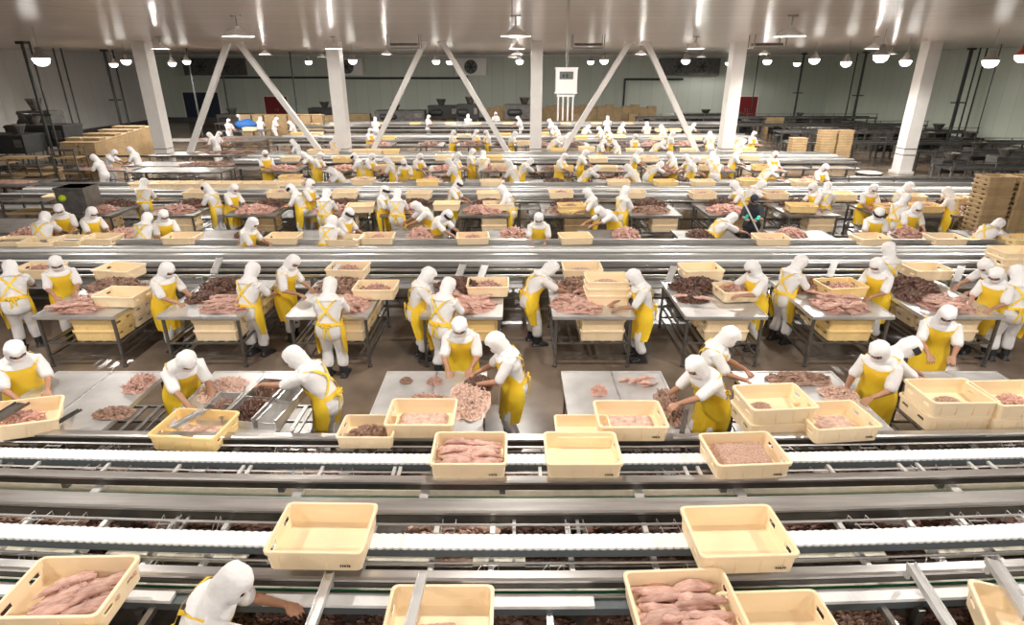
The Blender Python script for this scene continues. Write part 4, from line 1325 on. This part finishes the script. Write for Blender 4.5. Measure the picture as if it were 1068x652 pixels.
# tall stacks of boxes at right
def stack(u, v, z, n, row, rz=0, me=BOXO, pitch=.128, y=None, s=1):
    p = at(u, v, z) if y is None else Vector((xat(u, y, z), y, z))
    for j in range(n):
        fish_box((p.x+rnd.uniform(-.012,.012), p.y+rnd.uniform(-.012,.012), j*pitch*s), rz+rnd.uniform(-.015,.015), row, 'tan fish box in the tall stack', j, me, group='stacked tan fish boxes', s=s)
stack(1041, 183, 2.36, 17, 'front left of the right-hand pile', .05, y=16.6)
stack(1074, 183, 2.36, 17, 'beside the right edge', .05, y=16.6)
# far stacks: past three hundred boxes the remainder is one mass of stacks
far = MB()
def far_stack(x, y, n, pitch=.13):
    for j in range(n):
        z = j*pitch; a = rnd.uniform(-.01,.01); b = rnd.uniform(-.01,.01)
        far.box(x-.37+a, x+.37+a, y-.27+b, y+.27+b, z, z+.10)
        far.box(x-.40+a, x+.40+a, y-.30+b, y+.30+b, z+.09, z+.125)
for i in range(13):
    y = 29.6+i*.68; x = -20.2-i*.17
    for c in range(2): far_stack(x-c*.86, y, 13+(i % 3 == 1))
for i in range(7): far_stack(-19.2+i*.86, 45.5, 14)
for u, n in ((831,12),(860,15),(877,15)):
    far_stack(xat(u, 32.6, 1), 32.6, n)
for i in range(20):
    far_stack(xat(512+i*8.8, 57.5, 1), 57.5, 12+(i*7) % 3)
for u in (366,374,382,448,457,470,600,612,660): far_stack(xat(u, 56, 1), 56, 9)
for u in (20,36,52): far_stack(xat(u, 26, 1), 26, 8)
for u, y in ((803,50),(811,50),(345,52),(338,52)): far_stack(xat(u, y, 1), y, 10)
fo = far.obj('fish_box', M['box_old'])
tag(fo, 'mass of tan fish box stacks along the far walls', 'fish box', None, 'stuff')

# ------------------------------------------------------------------ hanging box with display
p = at(590.5, 84, y=10)
t = empty('hanging_control_box', (p.x, 10, 4.55)); tag(t, 'white hanging box with grey display and four short tubes beneath', 'control box')
zc = p.z-4.55
hw, hh = .165, .19
mb = MB().box(-hw, hw, -.07, .07, zc-hh, zc+hh).box(-hw-.01, hw+.01, -.078, .075, zc+hh-.03, zc+hh).box(-hw-.01, hw+.01, -.078, .075, zc-hh, zc-hh+.02)
mb.obj('housing', M['enamel'], t)
MB().box(-.11, .10, -.082, -.07, zc+.02, zc+.13).obj('display', M['display'], t)
MB().box(-.07, -.03, -.088, -.08, zc+.05, zc+.09).box(-.01, .02, -.088, -.08, zc+.04, zc+.10).obj('display_mark', M['dark'], t)
for i in range(4): MB().tube([(-.115+i*.077,0,zc-hh-.40),(-.115+i*.077,0,zc-hh+.02)], [.014,.014], 8).obj('tube', M['enamel'], t)
MB().box(-.14, .14, -.02, .02, zc-hh-.05, zc-hh).obj('bracket', M['enamel'], t)
for x in (-.012, .012): MB().tube([(x,0,zc+hh),(x,0,CEIL-4.55)], [.006,.006], 6, cap=False).obj('cord', M['lampmetal'], t)

# ceiling frames
for u, lb in ((422,'dark hanging rack under the ceiling left of centre'),(613,'dark hanging rack under the ceiling right of the middle column'),(800,'dark hanging rack under the ceiling at right')):
    y = 24.5; x = xat(u, y, 5.8)
    t = empty('ceiling_rack', (x, y, 5.65)); tag(t, lb, 'rack', 'dark racks under the ceiling')
    mb = MB()
    for s in (-1,1):
        mb.bar((s*.58,-.3,0), (s*.58,-.3,.45), .035); mb.bar((s*.58,.3,0), (s*.58,.3,.45), .035); mb.bar((s*.58,-.3,0), (s*.58,.3,0), .035)
        mb.bar((-.58,s*.3,0), (.58,s*.3,0), .035)
    mb.obj('frame_bars', M['lampmetal'], t)
    MB().box(-.5,.5,-.25,.25,.08,.16).obj('tray', M['dark2'], t)

# fan units on the back wall
for u, n, lb in ((222,2,'twin fan cooler high on the back wall at left'),(362,1,'single fan cooler behind the second column from left'),(491,1,'single fan cooler high on the back wall at centre'),(720,2,'twin fan cooler on the back wall right of centre')):
    y = BACK-.9; w = 1.35*n; x = xat(u, y, 5)
    t = empty('fan_cooler', (x, y, 4.25)); tag(t, lb, 'fan', 'fan coolers on the back wall')
    MB().box(-w-.1, w*0+w+.1, 0, .88, 0, 1.5).obj('casing', M['enamel'] if n == 1 else M['dark2'], t)
    for i in range(n):
        cx = (i-(n-1)/2)*1.35*1.6
        k = MB(); k.tube([(cx,-.08,.75),(cx,.02,.75)], [.62,.62], 28, cap=False); k.obj('fan_ring', M['fan'], t)
        k = MB()
        for j in range(6):
            a = j*pi/3; k.bar((cx,-.12,.75), (cx+.52*cos(a),-.10,.75+.52*sin(a)), .20, .02, up=(0,1,.3))
        k.ell((cx,-.14,.75), (.14,.06,.14)); k.obj('blades', M['dark'], t)
        k = MB()
        for r in (.25,.42,.6):
            n_ = 24
            for j in range(n_):
                a, b = 2*pi*j/n_, 2*pi*(j+1)/n_
                k.bar((cx+r*cos(a),-.2,.75+r*sin(a)), (cx+r*cos(b),-.2,.75+r*sin(b)), .02)
        k.obj('guard', M['lampmetal'], t)

# pipes
def pipe(pts, r, label, m='pipe', cat='pipe', group=None, clamps=True):
    pts = [Vector(q) for q in pts]
    t = empty('mounted_pipe', pts[0]); tag(t, label, cat, group)
    for a, b in zip(pts, pts[1:]): MB().tube([a-pts[0], b-pts[0]], [r, r], 8).obj('pipe_run', M[m], t)
    return t
yb = BACK-.35
pipe([(xat(228,yb,4),yb,4.05),(xat(347,yb,4),yb,4.05)], .09, 'long black pipe along the back wall at left')
pipe([(xat(360,yb,4),yb,4.0),(xat(487,yb,4),yb,4.0),(xat(487,yb,4),yb,4.9)], .09, 'black pipe running along the back wall at centre to a fan')
pipe([(xat(650,yb,1.5),yb,1.2),(xat(652,yb,4),yb,3.9),(xat(712,yb,4),yb,3.9)], .09, 'black pipe bending down beside the back wall right of centre')
for u, v, r, lb, h in [(22,43,.07,'left dark vertical pipe before the left wall',0),(30,43,.05,'right-hand thin vertical pipe before the left wall',0),(55,50,.05,'thin grey vertical pipe near left wall',0),(63,50,.05,'second thin grey vertical pipe near left wall',0),
        (108,51.5,.09,'dark vertical pipe left of the leftmost column',0),(117,52,.06,'thin dark vertical pipe touching the leftmost column',0),(194,50,.06,'dark vertical pipe right of leftmost column',0),(228,54,.06,'dark vertical pipe by the far blue curtain',0),(302,54,.06,'thin vertical pipe left of second column',0),
        (839,56,.09,'dark vertical pipe with bracket at far right, left of others',0),(904,54,.10,'dark vertical pipe left of the rightmost column',0),(937,58,.05,'thin vertical pipe ending before the right wall',0),
        (1014,50,.11,'thick dark vertical pipe right of rightmost column',0),(1023,50,.05,'thin pipe beside the thick one right of rightmost column',0),(1030,50,.05,'thin second pipe beside the thick one at right',0),(1045,46,.03,'very thin vertical pipe near the right edge',0),(792,56,.05,'thin vertical pipe by the right red door',0)]:
    q = at(u, v, CEIL); 
    if q.y > 58: q = Vector((xat(u, 57, CEIL), 57, CEIL))
    q.x = max(min(q.x, XR-.6), XL+.6)
    t = pipe([q, (q.x, q.y, .02)], r, lb, group='vertical pipes from the ceiling')
    if r > .06:
        MB().box(-.45,.45,-.04,.04,-3.3,-3.22).obj('bracket', M['pipe'], t); MB().box(-.2,.2,-.15,.15,-.12,0).obj('bracket', M['pipe'], t)
# handrail at left in front of the first column
t = empty('handrail', (xat(-5,28.75,1.1), 28.75, 0)); tag(t, 'long grey handrail crossing in front of the leftmost column', 'handrail')
x0 = t.location.x; L_ = xat(238,28.75,1.1)-x0
MB().tube([(0,0,1.12),(L_,0,1.12)], [.05,.05], 8).obj('top_rail', M['leg_steel'], t)
MB().tube([(0,0,.6),(L_,0,.6)], [.03,.03], 8).obj('mid_rail', M['leg_steel'], t)
for i in range(8): MB().tube([(L_*i/7,0,0),(L_*i/7,0,1.1)], [.03,.03], 8).obj('post', M['leg_steel'], t)

# ------------------------------------------------------------------ machines
def machine(x, y, w, d, h, label, m='dark2', seed=0, cat='machine', name='machine'):
    r = random.Random(seed)
    t = empty(name, (x, y, 0)); tag(t, label, cat)
    b = MB().box(-w/2, w/2, -d/2, d/2, h*.35, h*.78)
    b.box(-w/2-.03, w/2+.03, -d/2-.03, d/2+.03, h*.72, h*.76)
    b.obj('housing', M[m], t)
    hp = MB(); q_ = min(w*.3, .42); hp.lathe([(q_*.5,h*.78),(q_,h*.98),(q_*1.03,h*.98),(q_*1.03,h*1.0),(q_*.5,h*.80)], 12, (w*r.uniform(-.2,.2),0,0)); hp.obj('hopper', M['steel_dark'], t)
    MB().tube([(-w*.35,-d/2-.1,h*.55),(-w*.1,-d/2-.1,h*.55)], [h*.11,h*.11], 12).obj('motor', M['dark'], t)
    MB().box(w*.3, w*.45, -d/2-.06, -d/2, h*.5, h*.68).obj('switch_box', M['leg_steel'], t)
    for sx in (-1,1):
        for sy in (-1,1): MB().box(sx*(w/2-.06)-.04, sx*(w/2-.06)+.04, sy*(d/2-.06)-.04, sy*(d/2-.06)+.04, 0, h*.36).obj('leg', M['leg_steel'], t)
    return t
machine(xat(48,35,1.5), 35, 3.2, 1.6, 2.6, 'dark green-grey machine with hopper against the left wall', 'dark', 1)
machine(xat(12,33,1.5), 33, 2.4, 1.6, 2.2, 'dark machine at far left edge below the wall', 'dark', 2)
machine(xat(34,38,1.5), 39, 2.0, 1.2, 3.2, 'taller dark machine behind the others at left wall', 'dark2', 3)
machine(xat(240,50,1.5), 51, 2.4, 1.6, 1.9, 'grey machine in front of the far blue curtain', 'leg_steel', 4)
machine(xat(545,54,1.5), 54, 3.0, 1.4, 2.6, 'grey machine near the back wall behind the centre', 'dark2', 5)
machine(xat(488,53,1.5), 53, 1.8, 1.2, 2.7, 'dark machine near the back wall left of centre', 'dark', 6)
machine(xat(462,55,1.5), 55.5, 2.6, 1.2, 2.4, 'dark machine behind the box stacks at back wall left of centre', 'dark', 7)
machine(xat(418,54,1.5), 54, 4.2, 1.6, 2.0, 'wide grey machine near the back wall left of centre', 'dark2', 8)
machine(xat(336,54,1.5), 55, 2.6, 1.4, 2.2, 'dark machine by the second column far back', 'dark', 9)
machine(xat(735,56,1.5), 56, 3.6, 1.4, 1.5, 'low dark machine below the twin fans right of centre', 'dark', 10)
# grey cabinet with a lime tag
x, y = xat(77,17.2,1), 17.6
t = empty('steel_cabinet', (x, y, 0)); tag(t, 'grey steel cabinet with a lime green tag at left', 'cabinet')
MB().box(-.42,.42,-.35,.35,.1,1.78).box(-.44,.44,-.37,.37,1.72,1.78).obj('body', M['leg_steel'], t)
MB().box(-.38,.38,-.375,-.35,.15,1.7).obj('door', M['leg_steel'], t)
MB().tube([(-.2,-.40,1.5),(-.2,-.375,1.5)], [.10,.10], 14).obj('tag', M['lime'], t)
MB().box(.28,.32,-.41,-.375,.9,1.1).obj('handle', M['steel'], t)
for sx in (-1,1):
    for sy in (-1,1): MB().box(sx*.36-.03,sx*.36+.03,sy*.3-.03,sy*.3+.03,0,.1).obj('foot', M['dark'], t)
# racks with trays at left
def rack(x, y, w, d, h, n, label, seed=0):
    t = empty('trolley_rack', (x, y, 0)); tag(t, label, 'rack', 'trolley racks at left')
    for sx in (-1,1):
        for sy in (-1,1): MB().box(sx*w/2-.025, sx*w/2+.025, sy*d/2-.025, sy*d/2+.025, .08, h).obj('post', M['leg_steel'], t)
    for i in range(n):
        z = .25+i*(h-.35)/(n-1)
        MB().box(-w/2, w/2, -d/2, d/2, z, z+.03).box(-w/2, w/2, -d/2-.01, -d/2+.01, z, z+.07).obj('tray', M['steel_dark'] if i % 2 else M['box_old'], t)
    for sx in (-1,1):
        for sy in (-1,1): MB().ell((sx*w/2, sy*d/2, .05), (.02,.05,.05), None, 10, 6).obj('wheel', M['dark'], t)
rack(xat(38,25.3,1), 24.8, 1.7, .8, 1.7, 5, 'wide trolley rack with pale trays at far left')
rack(xat(12,24.5,1), 24.2, 1.1, .8, 1.6, 5, 'narrow trolley rack at the left edge')
rack(xat(75,25.5,1), 25.6, .9, .7, 1.9, 6, 'tall trolley rack beside the white-coated pair')
rack(xat(25,17.8,1), 18.2, 1.2, .8, 1.3, 4, 'low trolley rack at left behind the wide conveyor')
# tables of the left-hand section
for i, (u, v, w, d, lb) in enumerate([(110,176,3.0,1.0,'yellow-topped table before the white-coated pair'),(222,146,6.0,1.6,'long steel table in the left rear section'),(240,160,7.5,1.4,'long low steel table before the white-coated pair rear left'),
       (165,171,2.5,1.4,'steel table behind the leftmost column'),(275,143,5.0,1.2,'steel table by the far white-coated workers'),(205,172,4.0,1.4,'steel table between the leftmost column and brace'),(268,128,6,1.4,'steel table far back at left'),(15,235,2.2,1.6,'dark steel table at the left edge behind the wide conveyor'),(10,190,2.6,1.5,'steel table holding pale pieces at left edge')]):
    q = at(u, v, 1.0)
    table(q.x, q.y-d/2-(1.3 if i == 5 else 0), q.y+d/2-(1.3 if i == 5 else 0), w, label=lb)
    if i in (0,8): pile('pale', (q.x, q.y, 1.0), w*.8, .7, .6, label=('pale pieces spread on the yellow-topped table' if i == 0 else 'pale pieces on the table at left edge'))
    if i in (1,2,5): pile('brown', (q.x+.5, q.y, 1.0), w*.6, .8, 1.0, label=f'scraps on the {lb}')
q = at(760/6.52*1+140, 131, 1.3)
tb = MB().ell((0,0,0), (.75,.4,.38), None, 14, 8)
tb.v = [(a+.1*noise.noise(Vector((a*3,b*3,c*3))), b, c*(1+.4*noise.noise(Vector((a*2,b*2,0))))) for a,b,c in tb.v]
tag(tb.obj('tarpaulin', M['blue'], None, True, loc=(q.x, q.y, 1.34)), 'crumpled blue tarpaulin on a far table at left', 'tarpaulin')
table(q.x, q.y-.6, q.y+.6, 3.0, label='far steel table under the blue tarpaulin')
# dark lines of idle equipment on the right
for i, (y, x0, x1, h) in enumerate([(24.2,13,22,.8),(27.0,19,30,.95),(31.0,20.8,30,1.0),(35.0,15.5,29.5,1.1),(40,17,29.5,1.2),(45,16,29.5,1.2),(50.5,10,29,1.3),(21.8,18,27,.75)]):
    t = empty('idle_conveyor', ((x0+x1)/2, y, 0)); tag(t, None, 'conveyor', 'idle dark conveyors at right'); reg(t, 'in the dim right-hand area', 'idle dark steel conveyor', -y)
    w = x1-x0
    for s in (-1,1): MB().box(-w/2, w/2, s*.6-.05, s*.6+.05, h-.12, h).obj('rail', M['dark2' if (i+s) % 2 else 'leg_steel'], t)
    MB().box(-w/2, w/2, -.55, .55, h-.1, h-.07).obj('belt', M['dark'], t)
    MB().tube([(-w/2,-.68,h+.25),(w/2,-.68,h+.25)], [.02,.02], 6).obj('guard_rail', M['leg_steel'], t)
    n = int(w/1.6)
    for j in range(n+1):
        x = -w/2+.1+(w-.2)*j/n
        for s in (-1,1): MB().box(x-.04, x+.04, s*.6-.04, s*.6+.04, 0, h-.1).obj('leg', M['dark2'], t)
        MB().box(x-.02, x+.02, -.70, -.66, h-.1, h+.25).obj('guard_post', M['leg_steel'], t)
    for j in range(int(w/2.5)):
        machine_x = (x0+1.2+j*2.5)
        rr = random.Random(i*10+j)
        if rr.random() < .75 and y > 26:
            reg(machine(machine_x, y+1.25, rr.uniform(.8,1.5), .7, rr.uniform(1.0,1.6), None, rr.choice(['dark','dark2','dark']), i*10+j), f'behind the {ORD[i]} idle conveyor', 'small dark machine with a hopper', machine_x)
x, y = xat(907,25.6,.9), 25.6
t = empty('round_vat', (x, y, 0)); tag(t, 'round dark vat with a pale yellow round lid at right', 'vat')
MB().lathe([(.0,.06),(.46,.06),(.52,.85),(.54,.86),(.54,.89),(.48,.89),(.44,.12),(0,.12)], 24).obj('tub', M['dark2'], t, True)
MB().lathe([(0,.80),(.47,.80),(.47,.86),(.40,.90),(0,.92)], 24).obj('lid', M['box'], t, True)
for k in range(4): MB().box(.33*cos(k*pi/2+.7)-.03, .33*cos(k*pi/2+.7)+.03, .33*sin(k*pi/2+.7)-.03, .33*sin(k*pi/2+.7)+.03, 0, .07).obj('foot', M['dark'], t)

# dark fish waste under the front conveyors, lying in the conveyors' low steel troughs
for par, yy, hw_, zz, nm_ in ((Bc,4.53,.34,.68,'nearer chain conveyor'),(A,5.68,.27,.68,'farther chain conveyor'),(Cc,3.52,.30,.62,'lowest front conveyor')):
    MB().sweep(rect(-hw_, hw_, zz, zz+.02), XN, yy).sweep(rect(-hw_-.01, -hw_+.01, zz, zz+.09), XN, yy).sweep(rect(hw_-.01, hw_+.01, zz, zz+.09), XN, yy).obj('waste_trough', M['steel_dark'], par).matrix_parent_inverse = Matrix.Translation(-par.location)
    x_ = -6.6
    while x_ < 6.8:
        w_ = rnd.uniform(.7,1.3)
        kk = rnd.choice(['dark','dark','brown','dark','pale'])
        if rnd.random() < .88: pile(kk, (x_+w_/2, bend(x_, yy), zz+.02), w_*1.1, hw_*1.8, rnd.uniform(.9,1.7), 0, row=f'in the trough of the {nm_}')
        x_ += w_
finish_labels()

# ------------------------------------------------------------------ world and output
w = bpy.data.worlds.new('world'); scn.world = w; w.use_nodes = True
w.node_tree.nodes['Background'].inputs[0].default_value = (1,.97,.94,1)
w.node_tree.nodes['Background'].inputs[1].default_value = .13
scn.view_settings.view_transform = 'Standard'
scn.view_settings.look = 'None'
scn.view_settings.gamma = 1
scn.view_settings.use_curve_mapping = False
scn.view_settings.exposure = 1.12
scn.cycles.max_bounces = 6
scn.cycles.use_denoising = True
